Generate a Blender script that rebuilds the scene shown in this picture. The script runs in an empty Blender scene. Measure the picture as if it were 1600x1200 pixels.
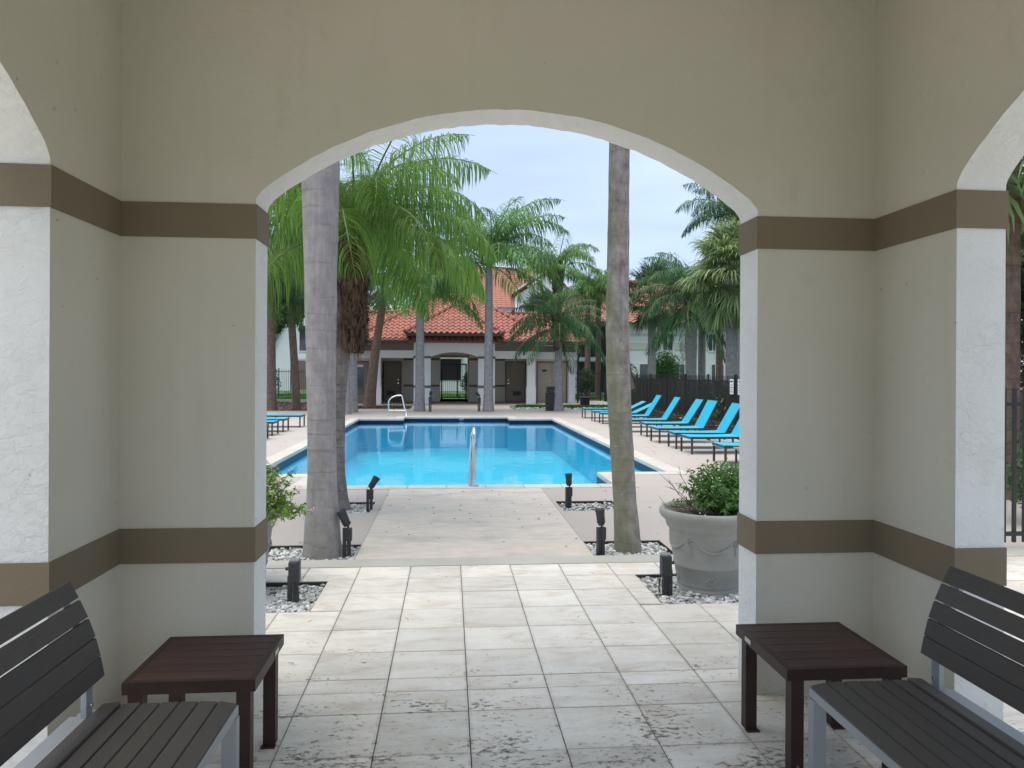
import bpy, math, random
import numpy as np
from mathutils import Vector, Matrix
R = math.radians
random.seed(7)
rng = np.random.default_rng(7)
S = bpy.context.scene
col = S.collection

# ------------------------------------------------------------------ camera
YAW, ROLL, EYE = R(4.82), R(0.3), 1.6
fw = Vector((math.sin(YAW), math.cos(YAW), 0))
r0 = Vector((math.cos(YAW), -math.sin(YAW), 0)); u0 = Vector((0, 0, 1))
rt = math.cos(ROLL) * r0 + math.sin(ROLL) * u0
up = -math.sin(ROLL) * r0 + math.cos(ROLL) * u0
cd = bpy.data.cameras.new('camera'); cam = bpy.data.objects.new('camera', cd); col.objects.link(cam)
m = Matrix.Identity(4)
for i, v in enumerate((rt, up, -fw)):
    for k in range(3): m[k][i] = v[k]
m[0][3], m[1][3], m[2][3] = 0, 0, EYE
cam.matrix_world = m
cd.sensor_width = 36; cd.lens = 36 * 1150 / 1600
cd.shift_y = -19 / 1600
cd.clip_start = 0.05; cd.clip_end = 2000
S.camera = cam

# ------------------------------------------------------------------ world and sun
SUN_EL, SUN_AZ = R(79), R(262)      # azimuth clockwise from +Y
w = bpy.data.worlds.new('World'); S.world = w; w.use_nodes = True
nt = w.node_tree; nt.nodes.clear()
o_ = nt.nodes.new('ShaderNodeOutputWorld'); bg = nt.nodes.new('ShaderNodeBackground')
sky = nt.nodes.new('ShaderNodeTexSky'); sky.sky_type = 'NISHITA'; sky.sun_disc = False
sky.sun_elevation = SUN_EL; sky.sun_rotation = SUN_AZ; sky.dust_density = 2.0; sky.air_density = 1.0
tc = nt.nodes.new('ShaderNodeTexCoord'); mp = nt.nodes.new('ShaderNodeMapping')
mp.inputs['Scale'].default_value = (1.2, 1.2, 5.0)
ns = nt.nodes.new('ShaderNodeTexNoise'); ns.inputs['Scale'].default_value = 2.2; ns.inputs['Detail'].default_value = 6
cr = nt.nodes.new('ShaderNodeValToRGB')
cr.color_ramp.elements[0].position = 0.36; cr.color_ramp.elements[0].color = (4.9, 6.2, 8.5, 1)
cr.color_ramp.elements[1].position = 0.62; cr.color_ramp.elements[1].color = (5.9, 7.3, 9.1, 1)
mx = nt.nodes.new('ShaderNodeMixRGB'); mx.inputs['Fac'].default_value = 0.88
nt.links.new(tc.outputs['Generated'], mp.inputs['Vector']); nt.links.new(mp.outputs[0], ns.inputs['Vector'])
nt.links.new(ns.outputs['Fac'], cr.inputs['Fac'])
nt.links.new(sky.outputs[0], mx.inputs['Color1']); nt.links.new(cr.outputs[0], mx.inputs['Color2'])
nt.links.new(mx.outputs[0], bg.inputs['Color']); bg.inputs['Strength'].default_value = 0.0505
nt.links.new(bg.outputs[0], o_.inputs['Surface'])
sd = bpy.data.lights.new('sun', 'SUN'); sun = bpy.data.objects.new('sun', sd); col.objects.link(sun)
sd.energy = 1.5; sd.angle = R(60); sd.color = (1.0, 0.93, 0.82)
sdir = Vector((math.sin(SUN_AZ) * math.cos(SUN_EL), math.cos(SUN_AZ) * math.cos(SUN_EL), math.sin(SUN_EL)))
sun.rotation_euler = (-sdir).to_track_quat('-Z', 'Y').to_euler()
sun.location = (0, 0, 30)
S.view_settings.view_transform = 'Standard'; S.view_settings.look = 'None'
S.view_settings.exposure = 1.42; S.view_settings.gamma = 1
S.cycles.max_bounces = 8; S.cycles.diffuse_bounces = 5; S.cycles.glossy_bounces = 4
S.cycles.transparent_max_bounces = 16; S.cycles.use_denoising = True

# ------------------------------------------------------------------ helpers
def mat(name, base, rough=0.7, var=0.12, scale=4.0, bump=0.0, bscale=60.0, metal=0.0, objrand=0.0,
        coord='Object', tint=None, tscale=1.0, tlo=0.5, thi=0.7, spec=0.5, stretch=None, transl=0.0, island=0.0, bdetail=6, bdist=0.01):
    M = bpy.data.materials.new(name); M.use_nodes = True
    n = M.node_tree.nodes; l = M.node_tree.links; b = n['Principled BSDF']
    b.inputs['Roughness'].default_value = rough; b.inputs['Metallic'].default_value = metal
    b.inputs['Specular IOR Level'].default_value = spec
    if coord == 'World':
        g = n.new('ShaderNodeNewGeometry'); vec = g.outputs['Position']
    else:
        t = n.new('ShaderNodeTexCoord'); vec = t.outputs['Object']
    if stretch:
        q = n.new('ShaderNodeMapping'); q.inputs['Scale'].default_value = stretch
        l.new(vec, q.inputs['Vector']); vec = q.outputs[0]
    no = n.new('ShaderNodeTexNoise'); no.inputs['Scale'].default_value = scale; no.inputs['Detail'].default_value = 8
    no.inputs['Roughness'].default_value = 0.62
    l.new(vec, no.inputs['Vector'])
    rgb = n.new('ShaderNodeRGB'); rgb.outputs[0].default_value = (*base, 1); cur = rgb.outputs[0]
    if tint:
        n2 = n.new('ShaderNodeTexNoise'); n2.inputs['Scale'].default_value = tscale; n2.inputs['Detail'].default_value = 9
        n2.inputs['Roughness'].default_value = 0.65
        l.new(vec, n2.inputs['Vector'])
        mr = n.new('ShaderNodeMapRange'); mr.inputs['From Min'].default_value = tlo; mr.inputs['From Max'].default_value = thi
        l.new(n2.outputs['Fac'], mr.inputs['Value'])
        mxx = n.new('ShaderNodeMixRGB'); l.new(mr.outputs[0], mxx.inputs['Fac']); l.new(cur, mxx.inputs['Color1'])
        mxx.inputs['Color2'].default_value = (*tint, 1); cur = mxx.outputs[0]
    mr2 = n.new('ShaderNodeMapRange'); mr2.inputs['From Min'].default_value = 0.25; mr2.inputs['From Max'].default_value = 0.75
    mr2.inputs['To Min'].default_value = 1 - var; mr2.inputs['To Max'].default_value = 1 + var
    l.new(no.outputs['Fac'], mr2.inputs['Value']); fac = mr2.outputs[0]
    def extra(src, amt, f):
        a = n.new('ShaderNodeMapRange'); a.inputs['To Min'].default_value = 1 - amt; a.inputs['To Max'].default_value = 1 + amt
        l.new(src, a.inputs['Value'])
        mm = n.new('ShaderNodeMath'); mm.operation = 'MULTIPLY'; l.new(a.outputs[0], mm.inputs[0]); l.new(f, mm.inputs[1])
        return mm.outputs[0]
    if objrand:
        oi = n.new('ShaderNodeObjectInfo'); fac = extra(oi.outputs['Random'], objrand, fac)
    if island:
        g2 = n.new('ShaderNodeNewGeometry'); fac = extra(g2.outputs['Random Per Island'], island, fac)
    hs = n.new('ShaderNodeHueSaturation'); l.new(fac, hs.inputs['Value']); l.new(cur, hs.inputs['Color'])
    l.new(hs.outputs[0], b.inputs['Base Color'])
    if bump:
        bn = n.new('ShaderNodeTexNoise'); bn.inputs['Scale'].default_value = bscale; bn.inputs['Detail'].default_value = bdetail
        l.new(vec, bn.inputs['Vector'])
        bp = n.new('ShaderNodeBump'); bp.inputs['Strength'].default_value = bump; bp.inputs['Distance'].default_value = bdist
        l.new(bn.outputs['Fac'], bp.inputs['Height']); l.new(bp.outputs[0], b.inputs['Normal'])
    if transl:
        tr = n.new('ShaderNodeBsdfTranslucent'); l.new(hs.outputs[0], tr.inputs['Color'])
        ms = n.new('ShaderNodeMixShader'); ms.inputs['Fac'].default_value = transl
        l.new(b.outputs[0], ms.inputs[1]); l.new(tr.outputs[0], ms.inputs[2])
        l.new(ms.outputs[0], n['Material Output'].inputs['Surface'])
    return M

class MB:
    """collects faces of one mesh"""
    def __init__(s): s.v = []; s.f = []; s.mi = []; s.sm = []
    def add(s, vs, fs, mi=0, smooth=False):
        o = len(s.v); s.v += [tuple(p) for p in vs]
        for f in fs: s.f.append([i + o for i in f]); s.mi.append(mi); s.sm.append(smooth)
        return s
    def box(s, x0, x1, y0, y1, z0, z1, mi=0, c=0.0):
        if c > 0:   # chamfered vertical + top edges
            a = [(x0 + c, y0), (x1 - c, y0), (x1, y0 + c), (x1, y1 - c), (x1 - c, y1), (x0 + c, y1), (x0, y1 - c), (x0, y0 + c)]
            i = [(x0 + 2*c, y0 + c), (x1 - 2*c, y0 + c), (x1 - c, y0 + 2*c), (x1 - c, y1 - 2*c), (x1 - 2*c, y1 - c), (x0 + 2*c, y1 - c), (x0 + c, y1 - 2*c), (x0 + c, y0 + 2*c)]
            vs = [(p[0], p[1], z0) for p in a] + [(p[0], p[1], z1 - c) for p in a] + [(p[0], p[1], z1) for p in i]
            fs = [[7 - k for k in range(8)], [16 + k for k in range(8)]]
            for k in range(8):
                q = (k + 1) % 8; fs += [[k, q, 8 + q, 8 + k], [8 + k, 8 + q, 16 + q, 16 + k]]
            return s.add(vs, fs, mi)
        vs = [(x, y, z) for z in (z0, z1) for (x, y) in ((x0, y0), (x1, y0), (x1, y1), (x0, y1))]
        return s.add(vs, [[3, 2, 1, 0], [4, 5, 6, 7], [0, 1, 5, 4], [1, 2, 6, 5], [2, 3, 7, 6], [3, 0, 4, 7]], mi)
    def obox(s, p, ax, ay, az, mi=0):
        """oriented box: centre p, half axes"""
        p, ax, ay, az = map(Vector, (p, ax, ay, az))
        vs = [p + i * ax + j * ay + k * az for k in (-1, 1) for (i, j) in ((-1, -1), (1, -1), (1, 1), (-1, 1))]
        return s.add(vs, [[3, 2, 1, 0], [4, 5, 6, 7], [0, 1, 5, 4], [1, 2, 6, 5], [2, 3, 7, 6], [3, 0, 4, 7]], mi)
    def bar(s, a, b, wd, ht, upv=(0, 0, 1), mi=0):
        a, b = Vector(a), Vector(b); d = (b - a); L = d.length; d.normalize()
        u = Vector(upv); sd_ = d.cross(u)
        if sd_.length < 1e-4: sd_ = d.cross(Vector((1, 0, 0)))
        sd_.normalize(); u = sd_.cross(d)
        return s.obox((a + b) / 2, d * L / 2, sd_ * wd / 2, u * ht / 2, mi)
    def prism(s, poly, z0, z1, mi=0, mis=None):
        n = len(poly); vs = [(x, y, z0) for x, y in poly] + [(x, y, z1) for x, y in poly]
        s.add(vs, [list(range(n))[::-1], [n + i for i in range(n)]], mi)
        for i in range(n):
            j = (i + 1) % n
            s.add([vs[i], vs[j], vs[n + j], vs[n + i]], [[0, 1, 2, 3]], mis[i] if mis else mi)
        return s
    def tube(s, pts, rad, seg=10, mi=0, cap=True, jit=0.0, ell=None):
        pts = [Vector(p) for p in pts]; n = len(pts)
        if not hasattr(rad, '__len__'): rad = [rad] * n
        rings = []; ref = None
        for i in range(n):
            t = (pts[min(i + 1, n - 1)] - pts[max(i - 1, 0)]).normalized()
            if ref is None:
                ref = t.cross(Vector((0, 1, 0)));
                if ref.length < 0.1: ref = t.cross(Vector((1, 0, 0)))
                ref.normalize()
            ref = (ref - t * ref.dot(t)).normalized(); b = t.cross(ref)
            rings.append([pts[i] + (ref * math.cos(2*math.pi*k/seg) + b * math.sin(2*math.pi*k/seg)) * rad[i] * (1 + (random.uniform(-jit, jit) if jit else 0)) for k in range(seg)])
        vs = [p for r_ in rings for p in r_]; fs = []
        for i in range(n - 1):
            for k in range(seg):
                q = (k + 1) % seg; fs.append([i*seg + k, i*seg + q, (i+1)*seg + q, (i+1)*seg + k])
        s.add(vs, fs, mi, True)
        if cap: s.add(rings[0], [list(range(seg))[::-1]], mi); s.add(rings[-1], [list(range(seg))], mi)
        return s
    def lathe(s, prof, c=(0, 0, 0), seg=32, mi=0):
        vs = []; fs = []; n = len(prof)
        for (r_, z) in prof:
            for k in range(seg):
                a = 2*math.pi*k/seg; vs.append((c[0] + r_*math.cos(a), c[1] + r_*math.sin(a), c[2] + z))
        for i in range(n - 1):
            for k in range(seg):
                q = (k + 1) % seg; fs.append([i*seg + k, i*seg + q, (i+1)*seg + q, (i+1)*seg + k])
        return s.add(vs, fs, mi, True)

def tag(o, label=None, cat=None, group=None, kind=None):
    if label: o['label'] = label
    if cat: o['category'] = cat
    if group: o['group'] = group
    if kind: o['kind'] = kind
    return o
WL = {}
def mesh_of(name, mb, mats, off=(0, 0, 0)):
    me = bpy.data.meshes.new(name)
    vs = mb.v
    if off[0] or off[1] or off[2]: vs = [(x - off[0], y - off[1], z - off[2]) for x, y, z in vs]
    me.from_pydata(vs, [], mb.f); me.update()
    if not isinstance(mats, (list, tuple)): mats = [mats]
    for q in mats: me.materials.append(q)
    if len(mats) > 1: me.polygons.foreach_set('material_index', mb.mi)
    if any(mb.sm): me.polygons.foreach_set('use_smooth', mb.sm)
    return me
def link(name, me, parent=None, loc=(0, 0, 0), rot=(0, 0, 0), sc=None):
    o = bpy.data.objects.new(name, me); col.objects.link(o)
    if parent: o.parent = parent
    o.location = loc; o.rotation_euler = rot
    if sc: o.scale = sc if hasattr(sc, '__len__') else (sc, sc, sc)
    return o
def part(name, mb, mats, parent=None):
    """mesh given in world coordinates, under an unrotated parent"""
    off = WL.get(parent.name, (0, 0, 0)) if parent else (0, 0, 0)
    o = link(name, mesh_of(name, mb, mats, off), parent)
    WL[o.name] = off
    return o
def solo(name, mb, mats, loc=(0, 0, 0)):
    o = link(name, mesh_of(name, mb, mats, loc), None, loc); WL[o.name] = tuple(loc); return o
def thing(name, loc, label, cat, group=None, rz=0):
    o = bpy.data.objects.new(name, None); col.objects.link(o); o.location = loc; o.rotation_euler = (0, 0, rz)
    o.empty_display_size = 0.1
    WL[o.name] = tuple(loc); return tag(o, label, cat, group)
def children(o): return [c for c in bpy.data.objects if c.parent == o]
def boxes(name, lst, mats, parent):
    for b in lst: part(name, MB().box(*b), mats, parent)
def copy_tree(o, parent=None, kids=None):
    c = o.copy(); col.objects.link(c)
    if parent: c.parent = parent
    for ch in list(o.children): copy_tree(ch, c)
    return c

# ------------------------------------------------------------------ materials
def stucco(name, base, knock=True, var=0.04, stren=0.42):
    M = mat(name, base, rough=0.85, var=var, scale=1.3, coord='World', tint=tuple(c * 0.82 for c in base), tscale=2.6, tlo=0.6, thi=0.85, spec=0.25)
    n = M.node_tree.nodes; l = M.node_tree.links; b = n['Principled BSDF']
    g = n.new('ShaderNodeNewGeometry')
    mpp = n.new('ShaderNodeMapping'); mpp.inputs['Scale'].default_value = (1, 1, 1.5)
    l.new(g.outputs['Position'], mpp.inputs['Vector'])
    a = n.new('ShaderNodeTexNoise'); a.inputs['Scale'].default_value = 19 if knock else 6; a.inputs['Detail'].default_value = 9; a.inputs['Roughness'].default_value = 0.62; a.inputs['Distortion'].default_value = 0.7 if knock else 2.2
    l.new(mpp.outputs[0], a.inputs['Vector'])
    ab = n.new('ShaderNodeMapRange'); ab.inputs['From Min'].default_value = 0.44; ab.inputs['From Max'].default_value = 0.66 if knock else 0.68
    l.new(a.outputs['Fac'], ab.inputs['Value'])
    f = n.new('ShaderNodeTexNoise'); f.inputs['Scale'].default_value = 130; f.inputs['Detail'].default_value = 3
    l.new(g.outputs['Position'], f.inputs['Vector'])
    pm_ = n.new('ShaderNodeTexNoise'); pm_.inputs['Scale'].default_value = 3.5; pm_.inputs['Detail'].default_value = 3; l.new(g.outputs['Position'], pm_.inputs['Vector'])
    pr2 = n.new('ShaderNodeMapRange'); pr2.inputs['From Min'].default_value = 0.38; pr2.inputs['From Max'].default_value = 0.62; pr2.inputs['To Min'].default_value = 0.4; l.new(pm_.outputs['Fac'], pr2.inputs['Value'])
    pmm = n.new('ShaderNodeMath'); pmm.operation = 'MULTIPLY'; l.new(ab.outputs[0], pmm.inputs[0]); l.new(pr2.outputs[0], pmm.inputs[1])
    sc = n.new('ShaderNodeMath'); sc.operation = 'MULTIPLY_ADD'; sc.inputs[1].default_value = 0.25 if knock else 0.12
    l.new(f.outputs['Fac'], sc.inputs[0]); l.new(pmm.outputs[0], sc.inputs[2])
    bp = n.new('ShaderNodeBump'); bp.inputs['Strength'].default_value = stren * (1.7 if knock else 1.2); bp.inputs['Distance'].default_value = 0.006 if knock else 0.0025
    l.new(sc.outputs[0], bp.inputs['Height']); l.new(bp.outputs[0], b.inputs['Normal'])
    # scattered small dark chips
    vn = n.new('ShaderNodeTexNoise'); vn.inputs['Scale'].default_value = 24; vn.inputs['Detail'].default_value = 4
    l.new(g.outputs['Position'], vn.inputs['Vector'])
    vr = n.new('ShaderNodeMapRange'); vr.inputs['From Min'].default_value = 0.72; vr.inputs['From Max'].default_value = 0.75; vr.inputs['To Max'].default_value = 0.4
    l.new(vn.outputs['Fac'], vr.inputs['Value'])
    src = b.inputs['Base Color'].links[0].from_socket
    sz = n.new('ShaderNodeSeparateXYZ'); l.new(g.outputs['Position'], sz.inputs[0])
    gz = n.new('ShaderNodeMapRange'); gz.inputs['From Min'].default_value = 0.0; gz.inputs['From Max'].default_value = 0.30; gz.inputs['To Min'].default_value = 0.30; gz.inputs['To Max'].default_value = 0.0; l.new(sz.outputs['Z'], gz.inputs['Value'])
    gn = n.new('ShaderNodeTexNoise'); gn.inputs['Scale'].default_value = 9; gn.inputs['Detail'].default_value = 8; gn.inputs['Roughness'].default_value = 0.7; l.new(g.outputs['Position'], gn.inputs['Vector'])
    ga = n.new('ShaderNodeMath'); ga.operation = 'ADD'; l.new(gz.outputs[0], ga.inputs[0]); l.new(gn.outputs['Fac'], ga.inputs[1])
    gr_ = n.new('ShaderNodeMapRange'); gr_.inputs['From Min'].default_value = 0.62; gr_.inputs['From Max'].default_value = 0.9; gr_.inputs['To Max'].default_value = 0.4; l.new(ga.outputs[0], gr_.inputs['Value'])
    # faint runs and hand marks
    sn_ = n.new('ShaderNodeMapping'); sn_.inputs['Scale'].default_value = (7, 7, 0.7); l.new(g.outputs['Position'], sn_.inputs['Vector'])
    rn = n.new('ShaderNodeTexNoise'); rn.inputs['Scale'].default_value = 1.6; rn.inputs['Detail'].default_value = 7; l.new(sn_.outputs[0], rn.inputs['Vector'])
    rm = n.new('ShaderNodeMapRange'); rm.inputs['From Min'].default_value = 0.56; rm.inputs['From Max'].default_value = 0.78; rm.inputs['To Max'].default_value = 0.09; l.new(rn.outputs['Fac'], rm.inputs['Value'])
    gsum = n.new('ShaderNodeMath'); gsum.operation = 'MAXIMUM'; l.new(gr_.outputs[0], gsum.inputs[0]); l.new(rm.outputs[0], gsum.inputs[1])
    gm = n.new('ShaderNodeMixRGB'); l.new(gsum.outputs[0], gm.inputs['Fac']); l.new(src, gm.inputs['Color1']); gm.inputs['Color2'].default_value = (base[0] * .55, base[1] * .48, base[2] * .38, 1)
    src = gm.outputs[0]
    mm = n.new('ShaderNodeMixRGB'); l.new(vr.outputs[0], mm.inputs['Fac']); l.new(src, mm.inputs['Color1']); mm.inputs['Color2'].default_value = (0.16, 0.14, 0.12, 1)
    l.new(mm.outputs[0], b.inputs['Base Color'])
    return M
m_ext = stucco('stucco_white', (0.83, 0.83, 0.81), True)
m_int = stucco('stucco_cream', (0.65, 0.62, 0.535), False)
m_band = stucco('painted_band', (0.225, 0.182, 0.125), False)
m_farwhite = mat('far_white_paint', (0.82, 0.83, 0.84), 0.85, 0.05, 0.8, coord='World')
m_fartan = mat('tan_wall_paint', (0.68, 0.63, 0.565), 0.85, 0.05, 0.8, coord='World')
m_farbrown = mat('brown_trim_paint', (0.20, 0.165, 0.135), 0.8, 0.06, 1, coord='World')
m_dooor_brown = mat('door_brown', (0.27, 0.215, 0.175), 0.55, 0.06, 2)
m_door_tan = mat('door_tan', (0.48, 0.41, 0.32), 0.6, 0.05, 2)
m_dark = mat('dark_opening', (0.02, 0.02, 0.022), 0.3, 0.2, 3)
m_glass = mat('window_glass', (0.05, 0.06, 0.07), 0.08, 0.3, 2, spec=0.8)
m_black = mat('black_metal', (0.018, 0.018, 0.02), 0.4, 0.2, 8)
m_lampblk = mat('black_lamp_plastic', (0.03, 0.032, 0.036), 0.5, 0.3, 14, bump=0.2, bscale=80)
m_steel = mat('stainless_steel', (0.72, 0.72, 0.72), 0.18, 0.05, 6, metal=1.0)
m_silver = mat('silver_painted_metal', (0.36, 0.38, 0.40), 0.42, 0.05, 6, metal=0.35)
m_slat = mat('charcoal_slat', (0.080, 0.070, 0.063), 0.55, 0.22, 10, spec=0.28, bump=0.25, bscale=40, stretch=(30, 2.5, 30), objrand=0.12, bdist=0.002)
m_espresso = mat('espresso_slat', (0.060, 0.029, 0.025), 0.5, 0.25, 8, spec=0.3, bump=0.3, bscale=30, stretch=(2.5, 30, 30), objrand=0.15, bdist=0.002, tint=(0.10, 0.075, 0.065), tscale=0.6, tlo=0.55, thi=0.8)
m_espframe = mat('espresso_frame', (0.045, 0.022, 0.019), 0.5, 0.2, 10, spec=0.3)
m_sticker = mat('pale_sticker', (0.6, 0.58, 0.52), 0.5, 0.1, 40)
m_sling = mat('cyan_sling', (0.006, 0.40, 0.58), 0.6, 0.06, 30, objrand=0.05, bump=0.15, bscale=300, bdist=0.001)
m_lframe = mat('lounger_bronze_frame', (0.06, 0.042, 0.036), 0.45, 0.15, 10)
m_greytop = mat('grey_table_top', (0.22, 0.24, 0.27), 0.5, 0.12, 20)
m_pot = mat('grey_resin_pot', (0.30, 0.30, 0.28), 0.72, 0.12, 7, bump=0.15, bscale=90, tint=(0.23, 0.235, 0.20), tscale=3, tlo=0.5, thi=0.75, bdist=0.002)
m_soil = mat('dark_soil', (0.05, 0.038, 0.03), 0.95, 0.4, 25, bump=0.8, bscale=60)
m_mulch = mat('brown_mulch', (0.095, 0.055, 0.042), 0.95, 0.5, 20, bump=1.0, bscale=50, coord='World', bdist=0.03)
m_chip = mat('bark_chips', (0.12, 0.07, 0.05), 0.95, 0.3, 20, island=0.5)
m_pebble = mat('white_pebbles', (0.50, 0.50, 0.48), 0.75, 0.15, 60, island=0.55)
m_pebdark = mat('dark_pebbles', (0.16, 0.14, 0.13), 0.75, 0.3, 60, island=0.6)
m_conc = mat('pinkish_concrete_deck', (0.44, 0.385, 0.345), 0.8, 0.10, 1.1, bump=0.25, bscale=160, coord='World', tint=(0.36, 0.32, 0.285), tscale=0.55, tlo=0.48, thi=0.72, bdist=0.003)
m_path = mat('stained_concrete_path', (0.57, 0.495, 0.425), 0.72, 0.13, 6, bump=0.35, bscale=150, coord='World', tint=(0.40, 0.375, 0.35), tscale=1.3, tlo=0.5, thi=0.72, stretch=(0.8, 1.7, 1), bdist=0.003)
m_strip = mat('pale_concrete_strip', (0.46, 0.44, 0.39), 0.7, 0.1, 5, bump=0.25, bscale=130, coord='World', tint=(0.36, 0.35, 0.31), tscale=2.5, tlo=0.5, thi=0.75, bdist=0.003)
m_cope = mat('cream_coping', (0.53, 0.49, 0.425), 0.7, 0.1, 6, bump=0.2, bscale=120, coord='World', objrand=0.07, tint=(0.42, 0.38, 0.32), tscale=3, tlo=0.55, thi=0.75, bdist=0.003)
m_grass = mat('lawn_green', (0.07, 0.15, 0.03), 0.9, 0.35, 6, bump=1, bscale=60, coord='World', tint=(0.05, 0.09, 0.025), tscale=1.2, bdist=0.03)
m_blade = mat('grass_blades', (0.085, 0.19, 0.035), 0.8, 0.2, 3, island=0.35, transl=0.3)
m_ground = mat('ground_soil', (0.10, 0.10, 0.06), 0.95, 0.3, 2, coord='World')
m_plaster = mat('pool_plaster', (0.20, 0.60, 0.78), 0.7, 0.06, 0.6, coord='World')
m_concrete_in = mat('floor_underlay', (0.36, 0.32, 0.27), 0.9, 0.3, 30, coord='World')
m_roof = mat('terracotta_tile', (0.36, 0.135, 0.095), 0.75, 0.16, 2.2, bump=0.3, bscale=40, coord='World', tint=(0.27, 0.105, 0.08), tscale=1.4, tlo=0.48, thi=0.7)
m_roofcap = mat('terracotta_cap', (0.30, 0.11, 0.085), 0.8, 0.2, 5, coord='World')

def navy_tile():
    M = mat('navy_waterline_tile', (0.004, 0.008, 0.04), 0.35, 0.3, 3, coord='World', spec=0.25)
    n = M.node_tree.nodes; l = M.node_tree.links; b = n['Principled BSDF']
    return M
m_navy = navy_tile()

def travertine():
    M = bpy.data.materials.new('travertine'); M.use_nodes = True
    n = M.node_tree.nodes; l = M.node_tree.links; b = n['Principled BSDF']
    g = n.new('ShaderNodeNewGeometry'); oi = n.new('ShaderNodeObjectInfo')
    sep = n.new('ShaderNodeSeparateXYZ'); l.new(g.outputs['Position'], sep.inputs[0])
    # per tile shift so veins break at the joints
    mul = n.new('ShaderNodeVectorMath'); mul.operation = 'SCALE'; mul.inputs[0].default_value = (37, 19, 0); l.new(oi.outputs['Random'], mul.inputs['Scale'])
    ad = n.new('ShaderNodeVectorMath'); ad.operation = 'ADD'; l.new(g.outputs['Position'], ad.inputs[0]); l.new(mul.outputs[0], ad.inputs[1])
    st = n.new('ShaderNodeMapping'); st.inputs['Scale'].default_value = (1, 2.6, 1); l.new(ad.outputs[0], st.inputs['Vector'])
    a = n.new('ShaderNodeTexNoise'); a.inputs['Scale'].default_value = 3.2; a.inputs['Detail'].default_value = 10; a.inputs['Roughness'].default_value = 0.62; a.inputs['Distortion'].default_value = 0.9
    l.new(st.outputs[0], a.inputs['Vector'])
    cr = n.new('ShaderNodeValToRGB'); e = cr.color_ramp.elements
    e[0].position = 0.3; e[0].color = (0.60, 0.52, 0.43, 1); e[1].position = 0.68; e[1].color = (0.80, 0.755, 0.685, 1)
    x = e.new(0.5); x.color = (0.735, 0.675, 0.595, 1)
    l.new(a.outputs['Fac'], cr.inputs['Fac'])
    hs = n.new('ShaderNodeHueSaturation')
    vr = n.new('ShaderNodeMapRange'); vr.inputs['To Min'].default_value = 0.90; vr.inputs['To Max'].default_value = 1.08; l.new(oi.outputs['Random'], vr.inputs['Value'])
    l.new(vr.outputs[0], hs.inputs['Value']); l.new(cr.outputs[0], hs.inputs['Color'])
    # pits / black mould: fine speckle inside broad patches, denser towards the pavilion
    st2 = n.new('ShaderNodeMapping'); st2.inputs['Scale'].default_value = (1, 1.7, 1); l.new(g.outputs['Position'], st2.inputs['Vector'])
    big = n.new('ShaderNodeTexNoise'); big.inputs['Scale'].default_value = 2.6; big.inputs['Detail'].default_value = 5; big.inputs['Roughness'].default_value = 0.6; l.new(st2.outputs[0], big.inputs['Vector'])
    fine = n.new('ShaderNodeTexNoise'); fine.inputs['Scale'].default_value = 27; fine.inputs['Detail'].default_value = 6; fine.inputs['Roughness'].default_value = 0.7; l.new(st2.outputs[0], fine.inputs['Vector'])
    yr = n.new('ShaderNodeMapRange'); yr.inputs['From Min'].default_value = 2.8; yr.inputs['From Max'].default_value = 5.0
    yr.inputs['To Min'].default_value = 0.07; yr.inputs['To Max'].default_value = -0.035; l.new(sep.outputs['Y'], yr.inputs['Value'])
    s1 = n.new('ShaderNodeMath'); s1.operation = 'MULTIPLY_ADD'; s1.inputs[1].default_value = 0.42; l.new(big.outputs['Fac'], s1.inputs[0])
    s2 = n.new('ShaderNodeMath'); s2.operation = 'MULTIPLY_ADD'; s2.inputs[1].default_value = 0.78; l.new(fine.outputs['Fac'], s2.inputs[0]); l.new(yr.outputs[0], s2.inputs[2])
    l.new(s2.outputs[0], s1.inputs[2])
    th = n.new('ShaderNodeMapRange'); th.inputs['From Min'].default_value = 0.70; th.inputs['From Max'].default_value = 0.77; th.inputs['To Max'].default_value = 0.85; l.new(s1.outputs[0], th.inputs['Value'])
    mx_ = n.new('ShaderNodeMixRGB'); l.new(th.outputs[0], mx_.inputs['Fac']); l.new(hs.outputs[0], mx_.inputs['Color1']); mx_.inputs['Color2'].default_value = (0.07, 0.058, 0.048, 1)
    tg = n.new('ShaderNodeTexCoord'); sg_ = n.new('ShaderNodeSeparateXYZ'); l.new(tg.outputs['Generated'], sg_.inputs[0])
    ds = []
    for ax_ in ('X', 'Y'):
        c1 = n.new('ShaderNodeMath'); c1.operation = 'SUBTRACT'; c1.inputs[1].default_value = 0.5; l.new(sg_.outputs[ax_], c1.inputs[0])
        c2 = n.new('ShaderNodeMath'); c2.operation = 'ABSOLUTE'; l.new(c1.outputs[0], c2.inputs[0]); ds.append(c2)
    mxm = n.new('ShaderNodeMath'); mxm.operation = 'MAXIMUM'; l.new(ds[0].outputs[0], mxm.inputs[0]); l.new(ds[1].outputs[0], mxm.inputs[1])
    en = n.new('ShaderNodeMath'); en.operation = 'MULTIPLY_ADD'; en.inputs[1].default_value = 0.09; l.new(fine.outputs['Fac'], en.inputs[0]); l.new(mxm.outputs[0], en.inputs[2])
    er = n.new('ShaderNodeMapRange'); er.inputs['From Min'].default_value = 0.505; er.inputs['From Max'].default_value = 0.56; er.inputs['To Max'].default_value = 0.32; l.new(en.outputs[0], er.inputs['Value'])
    me_ = n.new('ShaderNodeMixRGB'); l.new(er.outputs[0], me_.inputs['Fac']); l.new(mx_.outputs[0], me_.inputs['Color1']); me_.inputs['Color2'].default_value = (0.22, 0.185, 0.15, 1)
    l.new(me_.outputs[0], b.inputs['Base Color'])
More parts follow.
